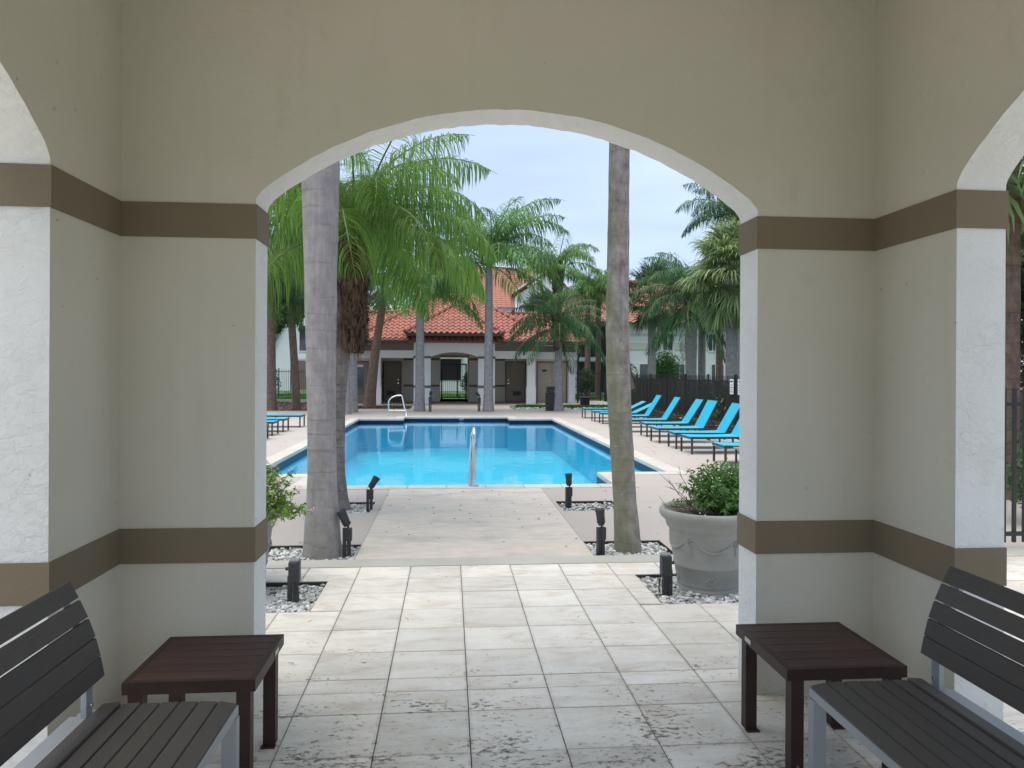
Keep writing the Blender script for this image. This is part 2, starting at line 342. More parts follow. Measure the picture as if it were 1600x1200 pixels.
    rr = n.new('ShaderNodeMapRange'); rr.inputs['From Min'].default_value = 0.35; rr.inputs['From Max'].default_value = 0.65
    rr.inputs['To Min'].default_value = 0.2; rr.inputs['To Max'].default_value = 0.55; b.inputs['Specular IOR Level'].default_value = 0.4
    l.new(big.outputs['Fac'], rr.inputs['Value']); l.new(rr.outputs[0], b.inputs['Roughness'])
    inv = n.new('ShaderNodeMath'); inv.operation = 'MULTIPLY'; inv.inputs[1].default_value = -1.0; l.new(th.outputs[0], inv.inputs[0])
    fa = n.new('ShaderNodeMath'); fa.operation = 'MULTIPLY_ADD'; fa.inputs[1].default_value = 0.35; l.new(a.outputs['Fac'], fa.inputs[0]); l.new(inv.outputs[0], fa.inputs[2])
    bp = n.new('ShaderNodeBump'); bp.inputs['Strength'].default_value = 0.45; bp.inputs['Distance'].default_value = 0.003
    l.new(fa.outputs[0], bp.inputs['Height']); l.new(bp.outputs[0], b.inputs['Normal'])
    return M
m_trav = travertine()

def water():
    M = bpy.data.materials.new('pool_water'); M.use_nodes = True
    n = M.node_tree.nodes; l = M.node_tree.links; n.remove(n['Principled BSDF'])
    g = n.new('ShaderNodeNewGeometry')
    mp_ = n.new('ShaderNodeMapping'); mp_.inputs['Scale'].default_value = (1.0, 0.55, 1); l.new(g.outputs['Position'], mp_.inputs['Vector'])
    a = n.new('ShaderNodeTexNoise'); a.inputs['Scale'].default_value = 2.2; a.inputs['Detail'].default_value = 3; a.inputs['Distortion'].default_value = 0.5; l.new(mp_.outputs[0], a.inputs['Vector'])
    bp = n.new('ShaderNodeBump'); bp.inputs['Strength'].default_value = 0.22; bp.inputs['Distance'].default_value = 0.02; l.new(a.outputs['Fac'], bp.inputs['Height'])
    fr = n.new('ShaderNodeFresnel'); fr.inputs['IOR'].default_value = 1.33; l.new(bp.outputs[0], fr.inputs['Normal'])
    tr = n.new('ShaderNodeBsdfTransparent'); tr.inputs['Color'].default_value = (0.52, 0.96, 1.0, 1)
    gl = n.new('ShaderNodeBsdfGlossy'); gl.inputs['Roughness'].default_value = 0.06; gl.inputs['Color'].default_value = (0.95, 0.97, 1, 1); l.new(bp.outputs[0], gl.inputs['Normal'])
    ms = n.new('ShaderNodeMixShader'); l.new(fr.outputs[0], ms.inputs[0]); l.new(tr.outputs[0], ms.inputs[1]); l.new(gl.outputs[0], ms.inputs[2])
    l.new(ms.outputs[0], n['Material Output'].inputs['Surface'])
    return M
m_water = water()

def trunk_mat(name, base, dark, moss=None, ring=9.0, ringamt=0.35, speck=True, mossy0=0, mossy1=3.0, mosshi=0.6):
    M = bpy.data.materials.new(name); M.use_nodes = True
    n = M.node_tree.nodes; l = M.node_tree.links; b = n['Principled BSDF']; b.inputs['Roughness'].default_value = 0.88
    b.inputs['Specular IOR Level'].default_value = 0.25
    t = n.new('ShaderNodeTexCoord')
    a = n.new('ShaderNodeTexNoise'); a.inputs['Scale'].default_value = 7; a.inputs['Detail'].default_value = 10; a.inputs['Roughness'].default_value = 0.68
    st = n.new('ShaderNodeMapping'); st.inputs['Scale'].default_value = (1.6, 1.6, 1); l.new(t.outputs['Object'], st.inputs['Vector']); l.new(st.outputs[0], a.inputs['Vector'])
    cr = n.new('ShaderNodeValToRGB'); e = cr.color_ramp.elements; e[0].position = 0.3; e[0].color = (*dark, 1); e[1].position = 0.66; e[1].color = (*base, 1)
    l.new(a.outputs['Fac'], cr.inputs['Fac']); cur = cr.outputs[0]
    # vertical streaks and fine fissures
    sv = n.new('ShaderNodeMapping'); sv.inputs['Scale'].default_value = (22, 22, 1.6); l.new(t.outputs['Object'], sv.inputs['Vector'])
    v = n.new('ShaderNodeTexNoise'); v.inputs['Scale'].default_value = 1.5; v.inputs['Detail'].default_value = 6; l.new(sv.outputs[0], v.inputs['Vector'])
    sh = n.new('ShaderNodeMapping'); sh.inputs['Scale'].default_value = (3, 3, 40); l.new(t.outputs['Object'], sh.inputs['Vector'])
    h = n.new('ShaderNodeTexNoise'); h.inputs['Scale'].default_value = 1.0; h.inputs['Detail'].default_value = 5; l.new(sh.outputs[0], h.inputs['Vector'])
    # leaf scar rings: irregular thin dark lines
    sp = n.new('ShaderNodeSeparateXYZ'); l.new(t.outputs['Object'], sp.inputs[0])
    dn = n.new('ShaderNodeTexNoise'); dn.inputs['Scale'].default_value = 1.4; dn.inputs['Detail'].default_value = 3; l.new(t.outputs['Object'], dn.inputs['Vector'])
    zz = n.new('ShaderNodeMath'); zz.operation = 'MULTIPLY_ADD'; zz.inputs[1].default_value = 0.28; l.new(dn.outputs['Fac'], zz.inputs[0]); l.new(sp.outputs['Z'], zz.inputs[2])
    z2 = n.new('ShaderNodeMath'); z2.operation = 'MULTIPLY'; z2.inputs[1].default_value = ring; l.new(zz.outputs[0], z2.inputs[0])
    frc = n.new('ShaderNodeMath'); frc.operation = 'FRACT'; l.new(z2.outputs[0], frc.inputs[0])
    ln = n.new('ShaderNodeMapRange'); ln.inputs['From Min'].default_value = 0.0; ln.inputs['From Max'].default_value = 0.16; ln.inputs['To Min'].default_value = 1; ln.inputs['To Max'].default_value = 0; l.new(frc.outputs[0], ln.inputs['Value'])
    br = n.new('ShaderNodeMapRange'); br.inputs['From Min'].default_value = 0.40; br.inputs['From Max'].default_value = 0.6; l.new(h.outputs['Fac'], br.inputs['Value'])
    lm = n.new('ShaderNodeMath'); lm.operation = 'MULTIPLY'; l.new(ln.outputs[0], lm.inputs[0]); l.new(br.outputs[0], lm.inputs[1])
    la = n.new('ShaderNodeMath'); la.operation = 'MULTIPLY'; la.inputs[1].default_value = ringamt; l.new(lm.outputs[0], la.inputs[0])
    m1 = n.new('ShaderNodeMixRGB'); l.new(la.outputs[0], m1.inputs['Fac']); l.new(cur, m1.inputs['Color1']); m1.inputs['Color2'].default_value = (*[c * 0.45 for c in dark], 1); cur = m1.outputs[0]
    vm = n.new('ShaderNodeMapRange'); vm.inputs['From Min'].default_value = 0.3; vm.inputs['From Max'].default_value = 0.7; vm.inputs['To Min'].default_value = 0.90; vm.inputs['To Max'].default_value = 1.08; l.new(v.outputs['Fac'], vm.inputs['Value'])
    hs = n.new('ShaderNodeHueSaturation'); l.new(vm.outputs[0], hs.inputs['Value']); l.new(cur, hs.inputs['Color']); cur = hs.outputs[0]
    if moss:
        mn = n.new('ShaderNodeTexNoise'); mn.inputs['Scale'].default_value = 2.6; mn.inputs['Detail'].default_value = 8; mn.inputs['Roughness'].default_value = 0.7; l.new(t.outputs['Object'], mn.inputs['Vector'])
        hz = n.new('ShaderNodeMapRange'); hz.inputs['From Min'].default_value = mossy0; hz.inputs['From Max'].default_value = mossy1; hz.inputs['To Min'].default_value = 0.22; hz.inputs['To Max'].default_value = -0.12; l.new(sp.outputs['Z'], hz.inputs['Value'])
        hx = n.new('ShaderNodeMath'); hx.operation = 'MULTIPLY_ADD'; hx.inputs[1].default_value = -1.3; l.new(sp.outputs['X'], hx.inputs[0]); l.new(hz.outputs[0], hx.inputs[2])
        ms_ = n.new('ShaderNodeMath'); ms_.operation = 'ADD'; l.new(mn.outputs['Fac'], ms_.inputs[0]); l.new(hx.outputs[0], ms_.inputs[1])
        mr_ = n.new('ShaderNodeMapRange'); mr_.inputs['From Min'].default_value = 0.5; mr_.inputs['From Max'].default_value = 0.72; mr_.inputs['To Max'].default_value = mosshi; l.new(ms_.outputs[0], mr_.inputs['Value'])
        m2 = n.new('ShaderNodeMixRGB'); l.new(mr_.outputs[0], m2.inputs['Fac']); l.new(cur, m2.inputs['Color1']); m2.inputs['Color2'].default_value = (*moss, 1); cur = m2.outputs[0]
    if speck:
        sn = n.new('ShaderNodeTexNoise'); sn.inputs['Scale'].default_value = 26; sn.inputs['Detail'].default_value = 4; l.new(t.outputs['Object'], sn.inputs['Vector'])
        sr = n.new('ShaderNodeMapRange'); sr.inputs['From Min'].default_value = 0.67; sr.inputs['From Max'].default_value = 0.72; sr.inputs['To Max'].default_value = 0.6; l.new(sn.outputs['Fac'], sr.inputs['Value'])
        m3 = n.new('ShaderNodeMixRGB'); l.new(sr.outputs[0], m3.inputs['Fac']); l.new(cur, m3.inputs['Color1']); m3.inputs['Color2'].default_value = (0.42, 0.42, 0.40, 1); cur = m3.outputs[0]
    l.new(cur, b.inputs['Base Color'])
    s_ = n.new('ShaderNodeMath'); s_.operation = 'MULTIPLY_ADD'; s_.inputs[1].default_value = -1.8 * ringamt; l.new(lm.outputs[0], s_.inputs[0]); l.new(v.outputs['Fac'], s_.inputs[2])
    s3 = n.new('ShaderNodeMath'); s3.operation = 'ADD'; l.new(s_.outputs[0], s3.inputs[0]); l.new(h.outputs['Fac'], s3.inputs[1])
    bp = n.new('ShaderNodeBump'); bp.inputs['Strength'].default_value = 0.6; bp.inputs['Distance'].default_value = 0.008
    l.new(s3.outputs[0], bp.inputs['Height']); l.new(bp.outputs[0], b.inputs['Normal'])
    return M
m_trA = trunk_mat('smooth_grey_bark', (0.40, 0.365, 0.365), (0.26, 0.235, 0.238), ring=6.5, ringamt=0.38, moss=(0.17, 0.19, 0.13), mossy0=0.2, mossy1=1.6, mosshi=0.35)
m_trB = trunk_mat('ringed_brown_bark', (0.30, 0.26, 0.245), (0.15, 0.13, 0.12), ring=12, ringamt=0.7)
m_trC = trunk_mat('mossy_mottled_bark', (0.40, 0.36, 0.34), (0.15, 0.13, 0.12), moss=(0.18, 0.19, 0.10), ring=11, ringamt=0.26, mossy0=0.1, mossy1=2.2, mosshi=0.62)
m_trF = trunk_mat('far_grey_bark', (0.36, 0.33, 0.33), (0.22, 0.20, 0.195), ring=5, ringamt=0.5, speck=False)
m_trBr = trunk_mat('far_brown_bark', (0.26, 0.17, 0.13), (0.12, 0.08, 0.065), ring=7, ringamt=0.6, speck=False)
m_boot = mat('dry_leaf_boots', (0.125, 0.072, 0.047), 0.9, 0.35, 8, island=0.55, bump=0.6, bscale=50, bdist=0.01)
def leafmat(name, base, tr=0.35):
    return mat(name, base, 0.5, 0.15, 1.5, objrand=0.36, island=0.34, transl=tr, spec=0.4)
m_lfB = leafmat('bright_frond', (0.20, 0.345, 0.065), 0.5)
m_lfD = leafmat('mid_frond', (0.14, 0.28, 0.075), 0.48)
m_lfK = leafmat('deep_frond', (0.075, 0.18, 0.07), 0.4)
m_lfL = leafmat('pale_fan_leaf', (0.24, 0.31, 0.13), 0.35)
m_lfJ = leafmat('dull_fan_leaf', (0.10, 0.16, 0.07), 0.3)
m_stalk = mat('frond_stalk', (0.20, 0.25, 0.07), 0.5, 0.15, 3)
m_broad = leafmat('broad_leaf_dark', (0.065, 0.13, 0.04))
m_potleaf = leafmat('planter_leaf', (0.11, 0.235, 0.06), 0.35)
m_potleafL = leafmat('planter_leaf_bright', (0.17, 0.33, 0.05), 0.4)
m_flower = mat('pale_pink_flower', (0.62, 0.42, 0.45), 0.7, 0.1, 10, island=0.3)
m_white_fl = mat('white_flower', (0.75, 0.75, 0.68), 0.7, 0.1, 10)
m_twig = mat('bare_twig', (0.13, 0.09, 0.075), 0.9, 0.2, 10)
def screen_mat():
    M = mat('privacy_screen', (0.006, 0.008, 0.007), 0.8, 0.3, 3)
    n = M.node_tree.nodes; l = M.node_tree.links
    tr = n.new('ShaderNodeBsdfTransparent'); ms = n.new('ShaderNodeMixShader'); ms.inputs[0].default_value = 0.16
    l.new(n['Principled BSDF'].outputs[0], ms.inputs[1]); l.new(tr.outputs[0], ms.inputs[2]); l.new(ms.outputs[0], n['Material Output'].inputs['Surface'])
    return M
m_screen = screen_mat()

# ================================================================== GROUND, DECK, POOL
def cells(xs, ys, holes):
    out = []
    for i in range(len(xs) - 1):
        for j in range(len(ys) - 1):
            cx, cy = (xs[i] + xs[i+1]) / 2, (ys[j] + ys[j+1]) / 2
            if not any(h[0] < cx < h[1] and h[2] < cy < h[3] for h in holes): out.append((i, j))
    return out
def sheet(xr, yr, holes, z, skirt=0.0, mi=0):
    xs = sorted({xr[0], xr[1], *[v for h in holes for v in h[:2] if xr[0] < v < xr[1]]})
    ys = sorted({yr[0], yr[1], *[v for h in holes for v in h[2:] if yr[0] < v < yr[1]]})
    cs = set(cells(xs, ys, holes)); mb = MB()
    for i, j in cs:
        x0, x1, y0, y1 = xs[i], xs[i+1], ys[j], ys[j+1]
        mb.add([(x0, y0, z), (x1, y0, z), (x1, y1, z), (x0, y1, z)], [[0, 1, 2, 3]], mi)
        if skirt:
            for (di, dj, a, b) in ((-1, 0, (x0, y1), (x0, y0)), (1, 0, (x1, y0), (x1, y1)), (0, -1, (x0, y0), (x1, y0)), (0, 1, (x1, y1), (x0, y1))):
                if (i + di, j + dj) not in cs:
                    mb.add([(a[0], a[1], z - skirt), (b[0], b[1], z - skirt), (b[0], b[1], z), (a[0], a[1], z)], [[0, 1, 2, 3]], mi)
    return mb
def inv_cells(rects):
    """cells covered by a union of rectangles"""
    xs = sorted({v for h in rects for v in h[:2]}); ys = sorted({v for h in rects for v in h[2:]})
    return xs, ys, {(i, j) for i in range(len(xs)-1) for j in range(len(ys)-1)
                    if any(h[0] < (xs[i]+xs[i+1])/2 < h[1] and h[2] < (ys[j]+ys[j+1])/2 < h[3] for h in rects)}

pa, pb, pbf, pc, pcf, pd = -3.02, -1.88, -1.55, 2.34, 2.02, 3.48
pp, pq, pr, ps = 10.36, 11.58, 25.0, 26.0
W = 0.30
POOL = [(pa, pd, pq, pr), (pb, pc, pp, pq), (pbf, pcf, pr, ps)]
POOLX = [(pa-W, pd+W, pq-W, pr+W), (pb-W, pc+W, pp-W, pq), (pbf-W, pcf+W, pr, ps+W)]
XMIN, XMAX, YMID = -3.56, 4.56, 6.085
BEDS = [  # gravel cut-outs in the paving
    (-1.60, -0.92, 4.98, 5.70), (1.47, 2.30, 4.97, 5.73),
    (-1.62, -0.80, 6.33, 6.89), (1.26, 2.00, 6.33, 6.89),
    (-1.75, -0.90, 8.40, 9.12), (1.31, 2.02, 8.40, 9.05)]
g = MB()
for (x0, x1, y0, y1) in ((-400, 400, -200, 9.8), (-400, -3.5, 9.8, 26.6), (4.0, 400, 9.8, 26.6), (-400, 400, 26.6, 700)):
    g.add([(x0, y0, -0.3), (x1, y0, -0.3), (x1, y1, -0.3), (x0, y1, -0.3)], [[0, 1, 2, 3]])
tag(solo('ground', g, m_ground), kind='structure')
# concrete deck around the pool, with the path, the strip and the beds left open
PATH = (-0.80, 1.26, 6.33, pp - W)
MULCH_L = (-5.0, -1.7, 31.6, 34.6); MULCH_R = (2.7, 8.05, 31.2, 33.6); MULCH_LL = (-12.5, -5.6, 30.0, 38.5); MULCH_F = (6.9, 8.1, 13.0, 31.0)
dk = sheet((-14.5, 8.25), (YMID + 0.245, 39.2), BEDS[2:] + POOLX + [PATH, MULCH_L, MULCH_R, MULCH_LL, MULCH_F], 0.0, 0.12)
tag(solo('pool_deck', dk, m_conc), kind='structure')
pt = sheet(PATH[:2], PATH[2:], [], 0.002, 0.02)
path = tag(solo('path', pt, m_path), kind='structure')
# the path is cut by fine control joints at its edges
for x in (PATH[0], PATH[1]): part('joint', MB().box(x - 0.004, x + 0.004, 6.34, pp - W, -0.02, 0.0035), m_concrete_in, path)
stp = sheet((XMIN, 6.0), (YMID, YMID + 0.24), [], 0.004, 0.1)
tag(solo('paving_strip', stp, m_strip), kind='structure')
fl = sheet((XMIN - 4, XMAX + 3.7), (-7, YMID), BEDS[:2], -0.022, 0.0)
floor = tag(solo('floor', fl, m_concrete_in), kind='structure')
# travertine tiles, one object each
xs_t = [0.096 + 0.4062 * k for k in range(-9, 12)]
ys_t = [-0.38, 0.005, 0.39, 0.775, 1.16, 1.545, 1.93, 2.315, 2.70, 3.09, 3.475, 3.705, 3.865, 4.235, 4.61, 4.985, 5.365, 5.73, YMID - 0.003]
GAP = 0.0021
tile_cache = {}
def tile(x0, x1, y0, y1):
    wd, hh = round(x1 - x0, 4), round(y1 - y0, 4)
    if wd < 0.03 or hh < 0.03: return
    if (wd, hh) not in tile_cache:
        tile_cache[(wd, hh)] = mesh_of('tile', MB().box(-wd/2 + GAP, wd/2 - GAP, -hh/2 + GAP, hh/2 - GAP, -0.03, 0, c=0.0012), m_trav)
    link('tile', tile_cache[(wd, hh)], floor, ((x0+x1)/2, (y0+y1)/2, 0.001 + random.uniform(-0.0008, 0.0008)),
         (random.uniform(-1, 1) * 0.002, random.uniform(-1, 1) * 0.0015, random.uniform(-1, 1) * 0.0012))
for j in range(len(ys_t) - 1):
    if ys_t[j] < 1.1: continue
    for i in range(len(xs_t) - 1):
        x0, x1, y0, y1 = xs_t[i], xs_t[i+1], ys_t[j], ys_t[j+1]
        if x1 < -2.4 and y1 < 3.0: continue
        segs = [(x0, x1, y0, y1)]
        for h in BEDS[:2]:
            new = []
            for (a, b, c_, d_) in segs:
                if b <= h[0] or a >= h[1] or d_ <= h[2] or c_ >= h[3]: new.append((a, b, c_, d_)); continue
                if d_ - h[3] > 0.01: new.append((a, b, h[3], d_)); d_ = h[3]
                if h[2] - c_ > 0.01: new.append((a, b, c_, h[2])); c_ = h[2]
                if a < h[0]: new.append((a, h[0], c_, d_))
                if b > h[1]: new.append((h[1], b, c_, d_))
            segs = new
        for sgm in segs: tile(*sgm)
# the same paving where nobody sees single tiles: behind the camera and far to the sides
rest = MB()
rest.box(XMIN - 4, XMAX + 3.7, -7, 1.155, -0.02, -0.001)
rest.box(4.563, XMAX + 3.7, 1.16, YMID - .003, -0.02, -0.001)
rest.box(XMIN - 4, xs_t[0] - 0.003, 1.16, YMID - .003, -0.02, -0.001)
rest.box(xs_t[0], xs_t[3] - .003, 1.16, 2.69, -0.02, -0.001)
tag(part('tiled_surround', rest, m_trav, floor), kind='stuff')

# ---- pool basin, waterline tiles, water, coping
xs, ys, cs = inv_cells(POOL)
edges = []
for i, j in cs:
    x0, x1, y0, y1 = xs[i], xs[i+1], ys[j], ys[j+1]
    for (di, dj, a, b) in ((-1, 0, (x0, y0), (x0, y1)), (1, 0, (x1, y1), (x1, y0)), (0, -1, (x1, y0), (x0, y0)), (0, 1, (x0, y1), (x1, y1))):
        if (i + di, j + dj) not in cs: edges.append((a, b))
bs = MB()
for i, j in cs:
    x0, x1, y0, y1 = xs[i], xs[i+1], ys[j], ys[j+1]
    bs.add([(x0, y0, -1.1), (x1, y0, -1.1), (x1, y1, -1.1), (x0, y1, -1.1)], [[0, 1, 2, 3]])
for a, b in edges:
    bs.add([(a[0], a[1], -1.1), (b[0], b[1], -1.1), (b[0], b[1], -0.20), (a[0], a[1], -0.20)], [[0, 1, 2, 3]])
pool = thing('swimming_pool', (0.23, 18, 0), 'rectangular blue swimming pool with navy waterline tiles in the middle of the deck', 'swimming pool')
part('basin', bs, m_plaster, pool)
wt = MB()
for a, b in edges:
    wt.add([(a[0], a[1], -0.20), (b[0], b[1], -0.20), (b[0], b[1], -0.055), (a[0], a[1], -0.055)], [[0, 1, 2, 3]])
part('waterline_tiles', wt, m_navy, pool)
wm = MB()
for i, j in cs:
    x0, x1, y0, y1 = xs[i], xs[i+1], ys[j], ys[j+1]
    wm.add([(x0, y0, -0.15), (x1, y0, -0.15), (x1, y1, -0.15), (x0, y1, -0.15)], [[0, 1, 2, 3]])
wobj = part('water', wm, m_water, pool)
strips = [(pb-W, pc+W, pp-W, pp, 'x'), (pb-W, pb, pp, pq-W, 'y'), (pa-W, pb, pq-W, pq, 'x'), (pc, pc+W, pp, pq-W, 'y'), (pc, pd+W, pq-W, pq, 'x'),
          (pa-W, pa, pq, pr, 'y'), (pd, pd+W, pq, pr, 'y'), (pa-W, pbf, pr, pr+W, 'x'), (pcf, pd+W, pr, pr+W, 'x'),
          (pbf-W, pbf, pr+W, ps, 'y'), (pcf, pcf+W, pr+W, ps, 'y'), (pbf-W, pcf+W, ps, ps+W, 'x')]
cc = {}
for (x0, x1, y0, y1, d) in strips:
    L = (x1 - x0) if d == 'x' else (y1 - y0); n_ = max(1, round(L / 0.52)); s_ = L / n_
    for k in range(n_):
        lx, ly = (s_, y1 - y0) if d == 'x' else (x1 - x0, s_)
        key = (round(lx, 3), round(ly, 3))
        if key not in cc: cc[key] = mesh_of('coping_stone', MB().box(-lx/2 + .003, lx/2 - .003, -ly/2 + .003, ly/2 - .003, -0.065, 0.012, c=0.008), m_cope)
        cx = x0 + (k + .5) * s_ if d == 'x' else (x0 + x1) / 2
        cy = y0 + (k + .5) * s_ if d == 'y' else (y0 + y1) / 2
        link('coping_stone', cc[key], pool, (cx - 0.23, cy - 18, random.uniform(-.001, .001)))
gr = MB()
for (x0, x1, y0, y1, d) in strips: gr.box(x0 + .02, x1 - .02, y0 + .02, y1 - .02, -0.06, -0.004)
part('coping_mortar', gr, m_strip, pool)
# raised coping face seen along the right side is cut in small tiles by its joints; depth marker on the far waterline
def text_mesh(body, size, loc, rot, mt, name, parent=None, ext=0.001):
    cu = bpy.data.curves.new(name, 'FONT'); cu.body = body; cu.size = size; cu.extrude = ext; cu.align_x = 'CENTER'; cu.align_y = 'CENTER'
    tmp = bpy.data.objects.new('tmp', cu); col.objects.link(tmp)
    dg = bpy.context.evaluated_depsgraph_get(); me = bpy.data.meshes.new_from_object(tmp.evaluated_get(dg))
    bpy.data.objects.remove(tmp); me.materials.clear(); me.materials.append(mt)
    off = WL.get(parent.name, (0, 0, 0)) if parent else (0, 0, 0)
    return link(name, me, parent, tuple(loc[k] - off[k] for k in range(3)), rot)
m_mark = mat('white_marker_paint', (0.7, 0.75, 0.8), 0.5, 0.1, 10)
text_mesh('5 FT', 0.085, (0.42, ps - 0.004, -0.09), (R(90), 0, 0), m_mark, 'depth_marker', pool)

# ---- planting beds with pebbles and soil
def pebbles(rects_list, n_per, z, rmin, rmax, seed, avoid=()):
    rg = np.random.default_rng(seed)
    ico = [(0, 0, 1), (.894, 0, .447), (.276, .851, .447), (-.724, .526, .447), (-.724, -.526, .447), (.276, -.851, .447),
           (.724, .526, -.447), (-.276, .851, -.447), (-.894, 0, -.447), (-.276, -.851, -.447), (.724, -.526, -.447)]
    fcs = [(0,1,2),(0,2,3),(0,3,4),(0,4,5),(0,5,1),(1,6,2),(2,7,3),(3,8,4),(4,9,5),(5,10,1),(2,6,7),(3,7,8),(4,8,9),(5,9,10),(1,10,6)]
    mb = MB(); base = np.array(ico)
    for (x0, x1, y0, y1) in rects_list:
        for _ in range(int(n_per * (x1-x0) * (y1-y0))):
            px, py = rg.uniform(x0 + rmin, x1 - rmin), rg.uniform(y0 + rmin, y1 - rmin)
            if any((px-a)**2 + (py-b)**2 < r_*r_ for a, b, r_ in avoid): continue
            r_ = rg.uniform(rmin, rmax); sc = np.array([r_, r_ * rg.uniform(.6, .95), r_ * rg.uniform(.4, .65)])
            pts = base * sc * rg.uniform(0.85, 1.15, (11, 1)); a = rg.uniform(0, 6.28); tl = rg.uniform(-.6, .6)
            c_, s_ = math.cos(tl), math.sin(tl); pts = pts @ np.array([[1, 0, 0], [0, c_, -s_], [0, s_, c_]]).T
            c_, s_ = math.cos(a), math.sin(a); pts = pts @ np.array([[c_, -s_, 0], [s_, c_, 0], [0, 0, 1]]).T
            pts += (px, py, z + rg.uniform(0, rmax * 0.9))
            mb.add(pts.tolist(), fcs, 0, False)
    return mb
sb = MB()
for (x0, x1, y0, y1) in BEDS:
    sb.add([(x0 - .02, y0 - .02, -0.05), (x1 + .02, y0 - .02, -0.05), (x1 + .02, y1 + .02, -0.05), (x0 - .02, y1 + .02, -0.05)], [[0, 1, 2, 3]])
tag(solo('bed_soil', sb, m_soil), kind='structure')
bw = MB()
for (x0, x1, y0, y1) in [(a + .004, b - .004, c - 0, d - .004) for a, b, c, d in BEDS]:
    bw.box(x0 - .02, x0 - .001, y0, y1, -.09, -.006); bw.box(x1 + .001, x1 + .02, y0, y1, -.09, -.006); bw.box(x0 - .02, x1 + .02, y1 + .001, y1 + .02, -.09, -.006); bw.box(x0 - .02, x1 + .02, y0 - .02, y0 - .001, -.09, -.006)
tag(solo('bed_edging', bw, m_soil), kind='structure')
av = [(-1.11, 6.60, .16), (1.63, 6.62, .12), (-1.35, 8.75, .15)]
for k, (bd, lab) in enumerate(zip(BEDS, ('left bed nearest the arch', 'right bed under the planter', 'bed around the smooth left palm', 'bed around the mossy right palm', 'far left bed by the pool', 'far right bed by the pool'))):
    full = bd if k != 0 else (-1.25, -0.92, 4.98, 5.70)
    dens = 3400 if k in (0, 1) else 2800
    if k == 5: dens = 1100
    tag(solo('white_pebbles' if k != 5 else 'scattered_pebbles', pebbles([full], dens, -0.044, .011, .024, 20 + k, av), m_pebble), kind='stuff')
    if k in (0, 1, 5): tag(solo('dark_pebbles', pebbles([bd], 700 if k != 5 else 1500, -0.044, .009, .018, 40 + k, av), m_pebdark), kind='stuff')
# sand patch in the left bed
sp_ = MB(); sp_.add([(-1.60, 4.985, -.03), (-1.2, 4.99, -.036), (-1.12, 5.35, -.034), (-1.17, 5.69, -.036), (-1.60, 5.69, -.03)], [[0, 1, 2, 3, 4]])
tag(solo('sand_patch', sp_, m_strip), kind='structure')
# mulch beds and lawns far behind
ml = MB()
for (x0, x1, y0, y1) in (MULCH_L, MULCH_LL, MULCH_F): ml.add([(x0, y0, -.03), (x1, y0, -.03), (x1, y1, -.03), (x0, y1, -.03)], [[0, 1, 2, 3]])
tag(solo('mulch_bed', ml, m_mulch), kind='structure')
def chips(rects, n, seed):
    rg = np.random.default_rng(seed); mb = MB()
    for (x0, x1, y0, y1) in rects:
        for _ in range(n):
            p = Vector((rg.uniform(x0, x1), rg.uniform(y0, y1), rg.uniform(-.02, .03))); a = rg.uniform(0, 6.28)
            mb.obox(p, (math.cos(a) * rg.uniform(.03, .09), math.sin(a) * .06, rg.uniform(-.02, .02)), (-math.sin(a) * .02, math.cos(a) * .02, 0), (0, 0, .01))
    return mb
tag(solo('bark_chips', chips([MULCH_L, MULCH_LL, MULCH_F], 500, 3), m_chip), kind='stuff')
mr_ = MB(); x0, x1, y0, y1 = MULCH_R; mr_.add([(x0, y0, -.03), (x1, y0, -.03), (x1, y1, -.03), (x0, y1, -.03)], [[0, 1, 2, 3]])
tag(solo('gravel_bed', mr_, m_grass), kind='structure')
tag(solo('bed_gravel', pebbles([(2.7, 8.0, 31.2, 32.6)], 90, -.03, .03, .06, 77), m_pebble), kind='stuff')
lawn = MB()
for (x0, x1, y0, y1) in ((-40, 40, -40, -7.01), (-60, 60, 43.5, 68), (8.5, 60, 7.0, 43.4), (-60, -14.6, 7, 43.4), (-14.5, -6.2, 39.3, 43.4), (6.4, 8.4, 40.3, 43.4)):
    lawn.add([(x0, y0, -.01), (x1, y0, -.01), (x1, y1, -.01), (x0, y1, -.01)], [[0, 1, 2, 3]])
tag(solo('lawn', lawn, m_grass), kind='structure')
def blades(rects, n, h, seed):
    rg = np.random.default_rng(seed); mb = MB()
    for (x0, x1, y0, y1) in rects:
        for _ in range(n):
            x, y = rg.uniform(x0, x1), rg.uniform(y0, y1); a = rg.uniform(0, 3.14); w_ = .03; hh = h * rg.uniform(.5, 1.2)
            mb.add([(x - math.cos(a)*w_, y - math.sin(a)*w_, -.02), (x + math.cos(a)*w_, y + math.sin(a)*w_, -.02), (x + rg.uniform(-.06, .06), y + rg.uniform(-.06, .06), hh)], [[0, 1, 2]])
    return mb
tag(solo('grass', blades([(-14, 12, 44, 52), (9, 20, 14, 43), (-14, -6.3, 39.5, 44), (3, 8, 32.4, 33.6)], 5000, .13, 5), m_blade), kind='stuff')
kb = MB(); kb.box(2.75, 8.05, 33.65, 33.85, -.1, .1); kb.box(-12.4, -5.6, 38.55, 38.8, -.1, .12)
tag(solo('kerb', kb, m_cope), kind='structure')
bpd = MB(); bpd.box(4.3, 8.2, 33.85, 39.2, -.1, .055)
tag(solo('raised_walkway', bpd, m_conc), kind='structure')

